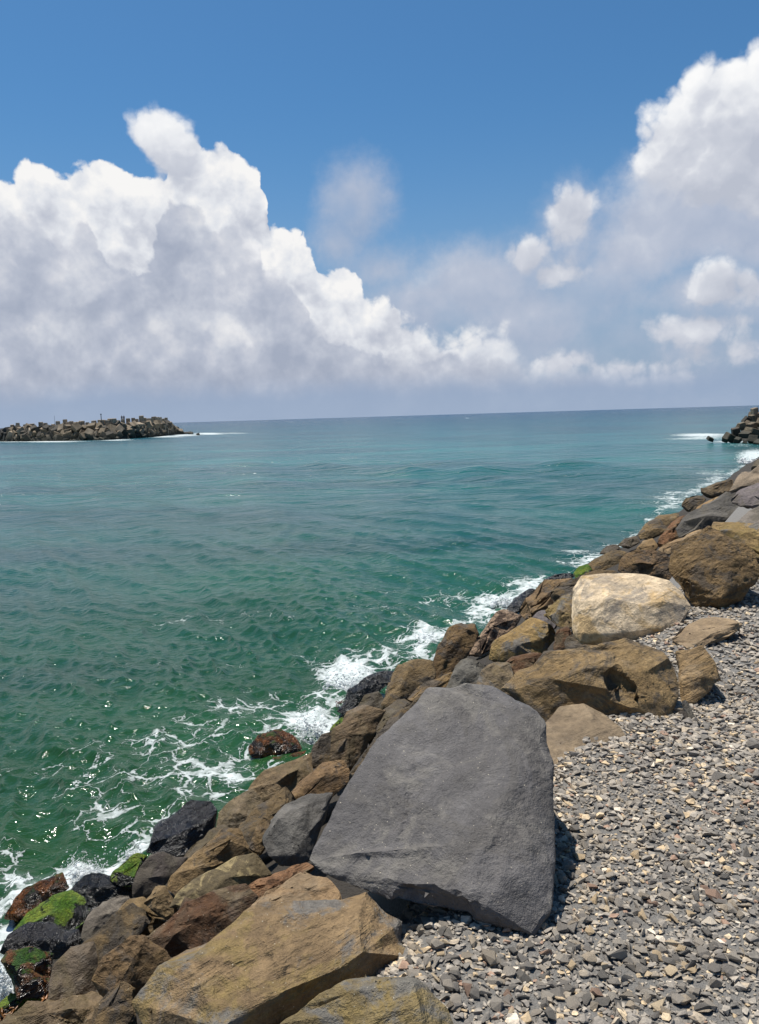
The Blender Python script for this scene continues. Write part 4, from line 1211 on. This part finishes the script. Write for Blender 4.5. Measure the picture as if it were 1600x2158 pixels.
    dict(o=[(98, 2126), (110, 2034), (150, 1996), (196, 1988), (202, 2040), (222, 2100), (206, 2160), (110, 2180)], ridge=[(140, 2040, 0.104), (180, 2020, 0.104)], incl=46, lift=.05, mat='damp', color=(0.149, 0.113, 0.077), step=4, label='speckled grey brown rock between the dark green mossy rock and the brown block'),
    dict(o=[(200, 2120), (230, 2096), (262, 2060), (290, 2100), (284, 2150), (240, 2200), (190, 2190)], incl=44, mat='brown', color=(0.174, 0.123, 0.067), label='brown rock in the bottom gap left of the big ochre boulder'),
    dict(o=[(-40, 2170), (20, 2140), (100, 2108), (200, 2086), (284, 2122), (290, 2220), (0, 2260), (-40, 2230)], ridge=[(100, 2135, 0.104), (200, 2120, 0.104)], incl=36, depth_px=(100, 2220), mat='damp', color=(0.174, 0.123, 0.069), step=4, label='low brown ledge along the bottom left corner'),

    dict(o=[(228, 1852), (250, 1824), (290, 1799), (314, 1800), (298, 1832), (286, 1874), (268, 1874)], incl=44, lift=.03, mat='moss', color=MOSSY, rough=1.3, label='small rock with bright green moss left of the smooth dark grey rock'),
    dict(o=[(8, 1938), (30, 1890), (70, 1860), (130, 1842), (147, 1870), (130, 1888), (76, 1914), (40, 1942)], ridge=[(60, 1890, 0.130), (110, 1862, 0.130)], incl=42, mat='weed', color=(0.03, 0.02, 0.012), rough=1.6, step=4, label='rock covered in brown seaweed at the water, lower left'),
    dict(o=[(143, 1884), (170, 1850), (210, 1837), (242, 1850), (276, 1870), (284, 1888), (234, 1896), (192, 1926), (176, 1900)], ridge=[(195, 1870, 0.156), (235, 1870, 0.130)], incl=46, mat='wet', color=BLACK, rough=1.2, step=4, label='glossy black hump shaped wet rock between two mossy rocks'),
    dict(o=[(26, 1962), (60, 1924), (110, 1889), (150, 1878), (186, 1890), (194, 1932), (172, 1970), (122, 1996), (60, 1968)], ridge=[(60, 1950, 0.091), (110, 1925, 0.182), (160, 1895, 0.156), (130, 1975, 0.130)], incl=46, lift=.05, mat='moss', color=MOSSY, step=4, label='black wedge rock with the brightest strip of green moss along its top'),
    dict(o=[(-6, 2008), (20, 1970), (60, 1945), (110, 1940), (162, 1960), (176, 1978), (166, 2004), (100, 2026), (20, 2020)], ridge=[(60, 1980, 0.130), (130, 1985, 0.130)], incl=44, lift=.06, mat='wet', color=(0.016, 0.014, 0.015), rough=1.8, step=4, label='glossy wet black rough rock below the strip of bright moss'),
    dict(o=[(0, 2028), (20, 2000), (60, 1994), (112, 2010), (110, 2060), (104, 2104), (40, 2104), (28, 2064)], ridge=[(60, 2040, 0.156)], incl=52, lift=.06, mat='darkmoss', color=MOSSY, rough=1.8, step=4, label='rock with dark green moss and shells left of the speckled rock'),
    dict(o=[(-30, 2140), (20, 2096), (100, 2074), (106, 2108), (44, 2144), (0, 2160)], incl=34, lift=.05, mat='moss', color=MOSSY, rough=1.4, step=4, label='lowest mossy rock, beside the white foam in the bottom left corner'),
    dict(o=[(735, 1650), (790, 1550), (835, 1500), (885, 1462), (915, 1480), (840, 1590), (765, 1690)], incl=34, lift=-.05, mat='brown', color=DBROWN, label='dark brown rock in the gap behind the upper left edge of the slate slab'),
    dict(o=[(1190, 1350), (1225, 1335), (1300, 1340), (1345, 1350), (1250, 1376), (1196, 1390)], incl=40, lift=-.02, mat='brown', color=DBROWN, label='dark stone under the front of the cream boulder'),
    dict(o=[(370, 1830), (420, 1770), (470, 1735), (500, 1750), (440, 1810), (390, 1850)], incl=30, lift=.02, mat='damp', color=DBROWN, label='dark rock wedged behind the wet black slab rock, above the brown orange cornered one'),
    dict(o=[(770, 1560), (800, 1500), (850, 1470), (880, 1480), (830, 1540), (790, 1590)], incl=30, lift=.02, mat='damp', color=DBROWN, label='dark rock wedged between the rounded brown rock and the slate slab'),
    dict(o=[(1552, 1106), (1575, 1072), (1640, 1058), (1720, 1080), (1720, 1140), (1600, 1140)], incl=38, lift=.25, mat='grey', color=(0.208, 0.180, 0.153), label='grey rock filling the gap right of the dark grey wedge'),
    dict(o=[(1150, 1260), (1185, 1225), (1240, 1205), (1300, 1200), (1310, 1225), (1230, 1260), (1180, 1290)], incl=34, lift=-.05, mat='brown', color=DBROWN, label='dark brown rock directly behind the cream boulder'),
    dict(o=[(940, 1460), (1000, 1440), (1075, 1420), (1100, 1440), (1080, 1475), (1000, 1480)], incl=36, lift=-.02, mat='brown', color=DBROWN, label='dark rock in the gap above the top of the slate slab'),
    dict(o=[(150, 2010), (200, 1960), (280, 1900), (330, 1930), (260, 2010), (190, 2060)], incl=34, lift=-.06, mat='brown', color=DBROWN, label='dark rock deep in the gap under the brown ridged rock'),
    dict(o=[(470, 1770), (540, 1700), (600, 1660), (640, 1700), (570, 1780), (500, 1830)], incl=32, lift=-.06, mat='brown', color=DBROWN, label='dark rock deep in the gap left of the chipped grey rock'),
]
STONE_COVER = [r['o'] for r in ROCKS[:14]]

for i, r in enumerate(ROCKS):
    r = dict(r)
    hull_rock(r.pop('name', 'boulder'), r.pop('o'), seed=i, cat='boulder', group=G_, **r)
build_ground()

# ------------------------------------------------------------------ the far breakwaters of concrete blocks
CONC = concrete_mat()
C_LIGHT, C_MID, C_DARK = (0.36, 0.285, 0.20), (0.20, 0.155, 0.10), (0.06, 0.05, 0.035)


def block_mesh(k):
    """A cast concrete armour block: a slightly tapered cube with worn, chamfered edges."""
    g = np.random.default_rng(500 + k)
    bm = bmesh.new()
    bmesh.ops.create_cube(bm, size=1.0)
    for v in bm.verts:
        if v.co.z > 0:
            v.co.x *= 0.9
            v.co.y *= 0.9
        v.co += Vector(g.normal(size=3) * 0.012)
    bmesh.ops.bevel(bm, geom=bm.edges[:], offset=0.045 + 0.02 * g.random(), segments=1, affect='EDGES')
    bmesh.ops.triangulate(bm, faces=[f for f in bm.faces if len(f.verts) > 4])
    me = bpy.data.meshes.new('concrete_block')
    bm.to_mesh(me)
    bm.free()
    me.materials.append(CONC)
    return me


BLOCKS = [block_mesh(k) for k in range(6)]


def block(p, dims, rot, color, label, group, k=0):
    o = bpy.data.objects.new('concrete_block', BLOCKS[k % 6])
    COL.objects.link(o)
    o.location = p
    o.scale = dims
    o.rotation_euler = rot
    o.color = (*color, 1)
    return tag(o, label, 'concrete block', group)


def jag(c, g, v=0.25):
    f = 1 + v * (g.random() - 0.5)
    return tuple(q * f for q in c)


ORD = ('first second third fourth fifth sixth seventh eighth ninth tenth eleventh twelfth thirteenth fourteenth fifteenth sixteenth seventeenth eighteenth nineteenth twentieth '
       'twenty-first twenty-second twenty-third twenty-fourth twenty-fifth twenty-sixth twenty-seventh twenty-eighth twenty-ninth thirtieth thirty-first thirty-second').split()


def left_breakwater():
    g = np.random.default_rng(21)
    base_px = [(-130, 932), (-40, 931), (60, 930), (150, 929), (230, 927), (310, 922), (370, 916), (405, 914)]
    base = np.array([on_plane(x, y, WATER_Z) for x, y in base_px])
    top_px = {-130: 898, 0: 899, 26: 894, 60: 891, 120: 890, 160: 887, 200: 885, 250: 883, 300: 880, 350: 880, 362: 886, 376: 894, 390: 904, 403: 913}
    tx = np.array(list(top_px.keys()), float)
    ty = np.array(list(top_px.values()), float)
    seg = np.linalg.norm(np.diff(base, axis=0), axis=1)
    cum = np.concatenate([[0], np.cumsum(seg)])

    def at(s):
        i = min(max(np.searchsorted(cum, s) - 1, 0), len(seg) - 1)
        return base[i] + (base[i + 1] - base[i]) * ((s - cum[i]) / seg[i])

    # dark core of the mound
    S = np.linspace(0, cum[-1], 60)
    rows = []
    for s in S:
        p = at(s)
        px = project(p)
        d = np.linalg.norm(p[:2])
        top = max(0.6, (px[1] - np.interp(px[0], tx, ty)) / FPX * d - 1.6)
        away = p[:2] / d
        prof = [(-0.5, -2.0), (1.0, 0.2), (1.0 + top * 0.9, top * 0.9), (3 + top * 0.9, top), (10 + top, top), (10 + 2.4 * top, 0.0), (11 + 2.4 * top, -2.0)]
        rows.append([(*(p[:2] + away * a), WATER_Z + z) for a, z in prof])
    V = np.array(rows).reshape(-1, 3)
    nr, nc = len(S), 7
    idx = np.arange(nr * nc).reshape(nr, nc)
    F = np.stack((idx[:-1, :-1], idx[1:, :-1], idx[1:, 1:], idx[:-1, 1:]), -1).reshape(-1, 4)
    o = link('breakwater_mound', mesh_np('breakwater_mound', V, F, smooth=False), soil_mat('dark_mound', (0.03, 0.027, 0.022), (0.07, 0.06, 0.045), 0.6, 0.3))
    tag(o, 'dark rubble mound under the concrete blocks of the far left breakwater', 'breakwater')
    GR = 'concrete blocks of the far left breakwater'
    n = 0
    for row in range(6):
        s = np.interp(-12, [q[0] for q in base_px], cum) + g.random()
        while s < cum[-1]:
            p = at(s)
            px = project(p)
            d = np.linalg.norm(p[:2])
            top = (px[1] - np.interp(px[0], tx, ty)) / FPX * d
            size = (1.5 + 0.8 * g.random()) * (0.78 if row == 0 else 1.0)
            z = 0.05 + row * 0.8 + 0.3 * g.normal() * 0.6
            if z < top - 1.95:
                away = p[:2] / d
                q = p[:2] + away * (0.5 + z * 1.0 + 0.5 * g.normal())
                color = jag(C_DARK if row == 0 else (C_DARK if g.random() < 0.3 else C_MID if g.random() < 0.7 else C_LIGHT), g)
                dark_end = px[0] < 24 and row < 4
                if dark_end:
                    color = jag((0.045, 0.042, 0.037), g)
                where = [w_ for lim, w_ in ((30, 'at the left photo edge'), (100, 'left of the thin pale pole'), (135, 'below the thin pale pole'), (200, 'between thin and marker pole'),
                                            (230, 'below the marker pole'), (250, 'between marker pole and two people'), (270, 'below the two people'), (325, 'right of the two people'),
                                            (360, 'under the upright row at the tip'), (999, 'on the seaward tip')) if px[0] < lim][0]
                lvl = ('dark wet block at the waterline' if row == 0 else 'low tilted concrete block' if row == 1 else 'middle tilted concrete block' if row == 2 else 'upper tilted concrete block')
                lab = lvl + ' on left breakwater, ' + where
                block((*q, WATER_Z + z), (size * (0.85 + 0.5 * g.random()), size * 0.9, size * (0.75 + 0.25 * g.random())),
                      (g.normal() * 0.5, g.normal() * 0.5, g.random() * 6.28), color, lab, GR + ', ' + lvl + ' ' + where, n)
                n += 1
            s += size * (0.86 + 0.45 * g.random())
    # crest: blocks set upright, irregularly on the left and shoulder to shoulder on the right
    xs = [26, 37, 53, 66, 86, 95, 112, 122, 137, 143, 150, 163, 172, 184, 198, 214, 226, 236, 248, 259, 270, 281, 289, 298, 304, 312, 318, 325, 331, 337, 343, 350]
    for k, x in enumerate(xs):
        y = np.interp(x, tx, ty) + 0.2 + g.normal() * 1.9
        s = np.interp(x, [q[0] for q in base_px], cum)
        p = at(s)
        d = np.linalg.norm(p[:2])
        away = p[:2] / d
        dd = d + 6.2
        q0 = ray(x, y)
        q = EYEN + q0 * (dd / np.linalg.norm(q0[:2]))
        h = 2.0 + 0.9 * g.random()
        w = 0.9 + 0.4 * g.random()
        if x in (66, 163, 214, 236):
            w, h = 1.9, 1.9
        block((q[0], q[1], q[2] - h / 2), (w, w * 0.9, h), (g.normal() * 0.03, g.normal() * 0.03, math.atan2(-away[0], away[1]) + g.normal() * 0.5), jag(tuple(q * 1.35 for q in C_LIGHT), g),
              ORD[k] + ' upright pale block from the left on the crest of the left breakwater', GR + ', crest', k)
    # small outlying rocks off its tip
    for (x, y, w, big) in ((402, 915, 9, 'larger'), (418, 917, 7, 'smaller')):
        p = on_plane(x, y, WATER_Z)
        sz = w / FPX * np.linalg.norm(p[:2])
        block((p[0], p[1], WATER_Z + 0.1), (sz, sz, sz * 0.7), (0.4, 0.3, x), C_DARK, big + ' of two dark blocks awash off the tip of the far left breakwater', 'blocks awash off the far left breakwater')

    def stand(x, y):
        s = np.interp(x, [q[0] for q in base_px], cum)
        d = np.linalg.norm(at(s)[:2]) + 5.6
        q0 = ray(x, y)
        return EYEN + q0 * (d / np.linalg.norm(q0[:2]))

    # a marker pole and a thin pole
    for (x, y0, y1, rad, lab, c) in ((214, 889, 873, 0.11, 'dark marker pole standing on the far left breakwater', (0.05, 0.05, 0.05)),
                                     (116, 893, 876, 0.05, 'thin pale pole standing on the left part of the far left breakwater', (0.5, 0.5, 0.5))):
        a, b_ = stand(x, y0), stand(x, y1)
        h = b_[2] - a[2]
        root = bpy.data.objects.new('marker_pole', None)
        COL.objects.link(root)
        root.location = a
        tag(root, lab, 'pole')
        bm = bmesh.new()
        bmesh.ops.create_cone(bm, segments=8, radius1=rad, radius2=rad * 0.8, depth=h, cap_ends=True, matrix=Matrix.Translation((0, 0, h / 2)))
        me = bpy.data.meshes.new('shaft')
        bm.to_mesh(me)
        bm.free()
        link('shaft', me, plain_mat('pole_paint', c), parent=root)
        bm = bmesh.new()
        bmesh.ops.create_cone(bm, segments=10, radius1=rad * 2.4, radius2=rad * 2.0, depth=0.25, cap_ends=True, matrix=Matrix.Translation((0, 0, 0.1)))
        me = bpy.data.meshes.new('foot')
        bm.to_mesh(me)
        bm.free()
        link('foot', me, plain_mat('pole_foot', c), parent=root)
        if rad > 0.1:
            bm = bmesh.new()
            bmesh.ops.create_cone(bm, segments=10, radius1=rad * 1.7, radius2=rad * 1.2, depth=0.3, cap_ends=True, matrix=Matrix.Translation((0, 0, h)))
            me = bpy.data.meshes.new('lamp_head')
            bm.to_mesh(me)
            bm.free()
            link('lamp_head', me, plain_mat('pole_head', (0.1, 0.1, 0.1)), parent=root)
    person(stand(257.5, 889), 1.72, 0.5, (0.02, 0.02, 0.025), (0.45, 0.42, 0.38), 'person in a dark top and pale trousers standing on the far left breakwater')
    person(stand(262, 888.5), 1.68, -0.3, (0.025, 0.025, 0.04), (0.03, 0.03, 0.04), 'person in dark clothes standing on the far left breakwater')


def person(foot, h, yaw, top, legs, label):
    """A small standing figure: one continuous body, with shirt, trousers and hair over it."""
    root = bpy.data.objects.new('person', None)
    COL.objects.link(root)
    root.location = foot
    root.rotation_euler = (0, 0, yaw)
    tag(root, label, 'person')
    k = h / 1.75

    def skin(name, verts, edges, mat):
        me = bpy.data.meshes.new(name)
        me.from_pydata([tuple(c * k for c in v[:3]) for v in verts], edges, [])
        o = link(name, me, mat, parent=root)
        mod = o.modifiers.new('skin', 'SKIN')
        for i, v in enumerate(verts):
            sv = me.skin_vertices[0].data[i]
            sv.radius = (v[3] * k, v[4] * k)
        me.skin_vertices[0].data[0].use_root = True
        sub = o.modifiers.new('sub', 'SUBSURF')
        sub.levels = sub.render_levels = 1
        return o

    body = [(0, 0, .95, .13, .10), (0, 0, 1.2, .13, .10), (0, 0, 1.42, .12, .08), (0, 0, 1.52, .05, .05), (0, -.01, 1.60, .07, .08), (0, -.01, 1.70, .06, .07),
            (-.18, 0, 1.42, .05, .05), (-.23, 0, 1.14, .04, .04), (-.22, -.06, .90, .032, .032), (-.22, -.08, .80, .03, .04), (.18, 0, 1.42, .05, .05), (.23, 0, 1.14, .04, .04), (.22, -.06, .90, .032, .032),
            (.22, -.08, .80, .03, .04), (-.09, 0, .88, .085, .085), (-.10, -.01, .50, .06, .06), (-.10, .02, .10, .04, .045), (-.10, -.10, .035, .04, .03), (.09, 0, .88, .085, .085), (.11, -.01, .50, .06, .06),
            (.12, .02, .10, .04, .045), (.12, -.10, .035, .04, .03)]
    E = [(0, 1), (1, 2), (2, 3), (3, 4), (4, 5), (2, 6), (6, 7), (7, 8), (8, 9), (2, 10), (10, 11), (11, 12), (12, 13), (0, 14), (14, 15), (15, 16), (16, 17), (0, 18), (18, 19), (19, 20), (20, 21)]
    skin('body', body, E, plain_mat('skin_tone', (0.25, 0.15, 0.1)))
    shirt = [(0, 0, .92, .15, .12), (0, 0, 1.2, .15, .12), (0, 0, 1.42, .14, .10), (-.18, 0, 1.42, .065, .065), (-.22, 0, 1.22, .06, .06), (.18, 0, 1.42, .065, .065), (.22, 0, 1.22, .06, .06)]
    skin('shirt', shirt, [(0, 1), (1, 2), (2, 3), (3, 4), (2, 5), (5, 6)], plain_mat('shirt_cloth', top))
    tr = [(0, 0, .95, .14, .115), (-.09, 0, .88, .10, .10), (-.10, -.01, .50, .078, .078), (-.10, .02, .12, .06, .065), (.09, 0, .88, .10, .10), (.11, -.01, .50, .078, .078), (.12, .02, .12, .06, .065)]
    skin('trousers', tr, [(0, 1), (1, 2), (2, 3), (0, 4), (4, 5), (5, 6)], plain_mat('trouser_cloth', legs))
    skin('hair', [(0, .02, 1.66, .075, .08), (0, .01, 1.74, .06, .07)], [(0, 1)], plain_mat('dark_hair', (0.01, 0.008, 0.006)))


def right_breakwater():
    GR = 'concrete blocks of the far right breakwater'
    d0 = np.linalg.norm(on_plane(1560, 935, WATER_Z)[:2])
    # centre, width and height in the photograph, how much farther than the tip, turn, colour, label
    L = [((1591, 874), 13, 27, 9, 0.2, 0, C_LIGHT, 'tall pale concrete block standing upright at the top of the far right breakwater'),
         ((1583, 873), 9, 9, 11, 0.5, .1, C_MID, 'small brown block just left of the tall upright concrete block'),
         ((1604, 876), 12, 14, 8, 0.3, .1, (0.26, 0.17, 0.12), 'reddish concrete block right of the tall upright one at the photo edge'),
         ((1573, 886), 13, 15, 6, 0.6, .3, C_DARK, 'dark brown concrete block with a lit top left of the tall upright block'),
         ((1584, 881), 13, 12, 7, 0.2, .0, C_MID, 'brown concrete block directly under the tall upright block'),
         ((1576, 894), 13, 12, 4, 0.9, .3, C_MID, 'brown concrete block tilted in the middle of the far right pile'),
         ((1585, 899), 17, 15, 3, 0.4, .1, (0.19, 0.15, 0.10), 'broad brown concrete block with a sunlit top in the far right pile'),
         ((1600, 890), 12, 16, 4, 1.2, .4, C_MID, 'rounded concrete block at the photo edge below the reddish one'),
         ((1565, 898), 13, 15, 3, 0.2, .1, (0.20, 0.165, 0.11), 'olive brown concrete block with a shaded side in the far right pile'),
         ((1556, 899), 9, 10, 3, 0.7, .2, C_MID, 'small brown block at the left shoulder of the far right pile'),
         ((1551, 911), 16, 18, 1, 0.15, .08, (0.085, 0.065, 0.045), 'dark concrete block standing nearest the sea in the far right pile'),
         ((1590, 910), 34, 12, 1, 0.1, .12, (0.21, 0.17, 0.11), 'long flat concrete block low in the far right pile'),
         ((1574, 915), 28, 10, 0, 0.5, .1, (0.07, 0.058, 0.04), 'dark wet block under the long flat concrete block'),
         ((1540, 921), 26, 11, 0, 0.5, .25, (0.12, 0.085, 0.045), 'brown rock at the seaward foot of the far right pile'),
         ((1530, 924), 14, 6, -1, 0.2, .2, (0.07, 0.05, 0.03), 'low brown rock reaching furthest into the sea from the far right pile'),
         ((1497, 924), 13, 5, 0, 0.5, .2, (0.06, 0.05, 0.035), 'lone dark rock awash in the foam left of the far right pile'),
         ((1555, 926), 14, 6, -2, 0.5, .2, (0.06, 0.05, 0.035), 'low dark rock in the foam in front of the far right pile'),
         ((1590, 925), 24, 10, -3, 0.8, .2, (0.05, 0.04, 0.03), 'dark wet rock under the long block at the photo edge'),
         ((1600, 934), 20, 10, -8, 0.8, .2, (0.045, 0.036, 0.027), 'darkest wet rock at the photo edge below the far right pile'),
         ((1570, 932), 10, 4, -5, 0.8, .2, (0.045, 0.036, 0.027), 'smallest dark rock in the white water before the far right pile'),
         ((1625, 900), 34, 40, 2, 0.8, .1, C_MID, 'large concrete block just outside the right photo edge in the far right pile')]
    for k, ((x, y), w, h, dd, yaw, tilt, c, lab) in enumerate(L):
        d = d0 + dd * 0.55
        r = ray(x, y)
        p = EYEN + r * (d / np.linalg.norm(r[:2]))
        sw, sh = w / FPX * d, h / FPX * d
        if 'rock' in lab:
            p[2] -= sh * 0.2
            sh *= 1.5
        block(p, (sw * 0.9, sw * 0.8, sh * 0.95), (tilt * 1.2 + 0.12 * math.sin(k * 5.1), (tilt + 0.1) * (1.3 if k % 2 else -1.3), yaw + 0.4 * math.sin(k * 3.7)), tuple(q * 0.95 for q in c), lab, GR, k)
    # mound under them
    c = on_plane(1600, 930, WATER_Z)
    bm = bmesh.new()
    bmesh.ops.create_icosphere(bm, subdivisions=3, radius=1.0)
    V = np.array([v.co[:] for v in bm.verts])
    F = np.array([[v.index for v in f.verts] for f in bm.faces])
    bm.free()
    V = V * np.array((3.0, 3.5, 2.4)) + 0.4 * np.stack([fbm(V * 2 + 7 * k, 3) for k in range(3)], -1)
    away = c[:2] / np.linalg.norm(c[:2])
    o = link('breakwater_mound', mesh_np('breakwater_mound', V, F, smooth=False), soil_mat('dark_mound_right', (0.03, 0.027, 0.022), (0.07, 0.06, 0.045), 0.8, 0.3),
             loc=(c[0] + away[0] * 4 + 1.0, c[1] + away[1] * 4, WATER_Z))
    tag(o, 'dark rubble mound under the concrete blocks of the far right breakwater', 'breakwater')


left_breakwater()
right_breakwater()


# ------------------------------------------------------------------ splashes, weed and a shell
def foam_mat():
    m = bpy.data.materials.new('white_froth')
    m.use_nodes = True
    t = NT(m.node_tree)
    out = t.n('ShaderNodeOutputMaterial')
    d, tr, mx = t.n('ShaderNodeBsdfDiffuse'), t.n('ShaderNodeBsdfTranslucent'), t.n('ShaderNodeMixShader')
    t.put(d.inputs[0], (0.85, 0.87, 0.87))
    t.put(tr.inputs[0], (0.85, 0.87, 0.87))
    mx.inputs[0].default_value = 0.5
    t.put(mx.inputs[1], d.outputs[0])
    t.put(mx.inputs[2], tr.outputs[0])
    t.put(out.inputs[0], mx.outputs[0])
    return m


FROTH = foam_mat()


def splash(x, y, wpx, hpx, n, label, seed, lean=0.0):
    """Broken water thrown up against a rock: a cloud of drops that thins out upwards."""
    g = np.random.default_rng(seed)
    c = on_plane(x, y, WATER_Z)
    d = np.linalg.norm(c - EYEN)
    w, h = wpx / FPX * d, hpx / FPX * d
    bm = bmesh.new()
    bmesh.ops.create_icosphere(bm, subdivisions=1, radius=1.0)
    iv = np.array([v.co[:] for v in bm.verts])
    bm.verts.index_update()
    ifc = np.array([[v.index for v in f.verts] for f in bm.faces])
    bm.free()
    u = g.random(n) ** 2.4
    fing = g.normal(size=(9, 2)) * 0.55
    pick = g.integers(0, 9, n)
    P = np.stack((fing[pick, 0] * (0.35 + 0.6 * u) + g.normal(size=n) * 0.17, fing[pick, 1] * 0.6 + g.normal(size=n) * 0.15, u), -1)
    reach = 0.45 + 0.55 * g.random(9)
    P[:, 2] *= reach[pick]
    P[:, 0] += lean * P[:, 2]
    P = P * np.array((w * 0.5, w * 0.4, h))
    s = (0.0022 + 0.005 * g.random(n) ** 3) * (1.5 - 0.9 * u) * d / 6.0
    big = g.random(n) < 0.10 * (1 - u)
    s = np.where(big, s * 2.2, s)
    V = (P[:, None, :] + iv[None] * s[:, None, None] * (1 + 0.5 * g.normal(size=(n, 1, 3)) * 0.5)).reshape(-1, 3)
    F = (ifc[None] + (np.arange(n) * len(iv))[:, None, None]).reshape(-1, 3)
    o = link('splash', mesh_np('splash', V, F), FROTH, loc=(c[0], c[1], WATER_Z))
    return tag(o, label, 'splash', kind='stuff')


splash(655, 1562, 110, 92, 1258, 'white splash bursting between the seaweed rock and the upright brown rock', 1, 0.3)
splash(735, 1452, 120, 58, 968, 'white splash behind the glossy black rock', 2)
splash(905, 1372, 80, 59, 726, 'spray against the tall rounded brown rock', 3, 0.3)
splash(1060, 1272, 90, 28, 435, 'low spray beside the mottled rock', 4)
splash(180, 1850, 100, 58, 726, 'spray behind the seaweed rock at lower left', 5)
splash(5, 2085, 90, 106, 1258, 'thick white splash in the bottom left corner', 6)
splash(285, 1803, 50, 23, 242, 'low spray by the wet black slab rock', 7)
splash(1570, 975, 60, 13, 193, 'far spray along the rocks', 8)


def weed(x, y, lift, n, length, color, label, seed):
    """A tuft of seaweed: thin curling ribbons with thickness, in one plant."""
    g = np.random.default_rng(seed)
    P0 = ground_hit(x, y)
    P0 = P0 - ray(x, y) * lift
    V, F = [], []
    for k in range(n):
        a = g.random() * 6.28
        p = np.array((g.normal() * 0.02, g.normal() * 0.02, 0.0))
        dirn = np.array((math.cos(a), math.sin(a), 0.5 + 0.6 * g.random()))
        for j in range(8):
            wd = 0.008 * (1 - j / 8.5)
            side = np.cross(dirn, (0, 0, 1.0))
            side /= np.linalg.norm(side) + 1e-6
            up = np.cross(side, dirn)
            b0 = len(V)
            V += [p - side * wd, p + up * 0.003, p + side * wd, p - up * 0.003]
            if j:
                q = b0 - 4
                for e in range(4):
                    F.append((q + e, q + (e + 1) % 4, b0 + (e + 1) % 4, b0 + e))
            dirn = dirn + g.normal(size=3) * 0.35 + np.array((0, 0, -0.22))
            dirn /= np.linalg.norm(dirn)
            p = p + dirn * length / 8
    o = link('seaweed', mesh_np('seaweed', np.array(V), np.array(F)), plain_mat('seaweed_' + str(seed), color, 0.4, 0.5, 60), loc=P0)
    return tag(o, label, 'seaweed')


weed(716, 1482, 0.12, 12, 0.20, (0.10, 0.025, 0.012), 'dark red seaweed tuft at the water edge of the glossy black rock', 31)
weed(797, 1457, 0.25, 8, 0.10, (0.26, 0.05, 0.02), 'small bright red seaweed tuft on the upper end of the glossy black rock', 32)
weed(94, 2108, 0.10, 7, 0.10, (0.24, 0.10, 0.03), 'orange brown seaweed strands beside the lowest mossy rock', 33)
weed(18, 2142, 0.16, 12, 0.13, (0.17, 0.075, 0.02), 'brown seaweed tuft in the bottom left corner of the shore', 34)
weed(128, 1856, 0.12, 10, 0.07, (0.20, 0.10, 0.03), 'yellow brown seaweed tuft on top of the lower left seaweed rock', 35)


def shell():
    P0 = ground_hit(491, 1790) - ray(491, 1790) * 0.42
    bm = bmesh.new()
    bmesh.ops.create_uvsphere(bm, u_segments=10, v_segments=8, radius=1.0)
    for v in bm.verts:
        t_ = v.co.z
        v.co.x *= 1 - 0.35 * t_
        if v.co.y > 0:
            v.co.y *= 0.25
    me = bpy.data.meshes.new('white_shell')
    bm.to_mesh(me)
    bm.free()
    o = link('white_shell', me, plain_mat('shell_white', (0.75, 0.73, 0.7), 0.5, 0.1), loc=P0)
    o.scale = (0.006, 0.006, 0.024)
    o.rotation_euler = (0.5, 0.15, 0.4)
    tag(o, 'small white elongated shell lying on the brown rock with an orange corner', 'shell')


shell()
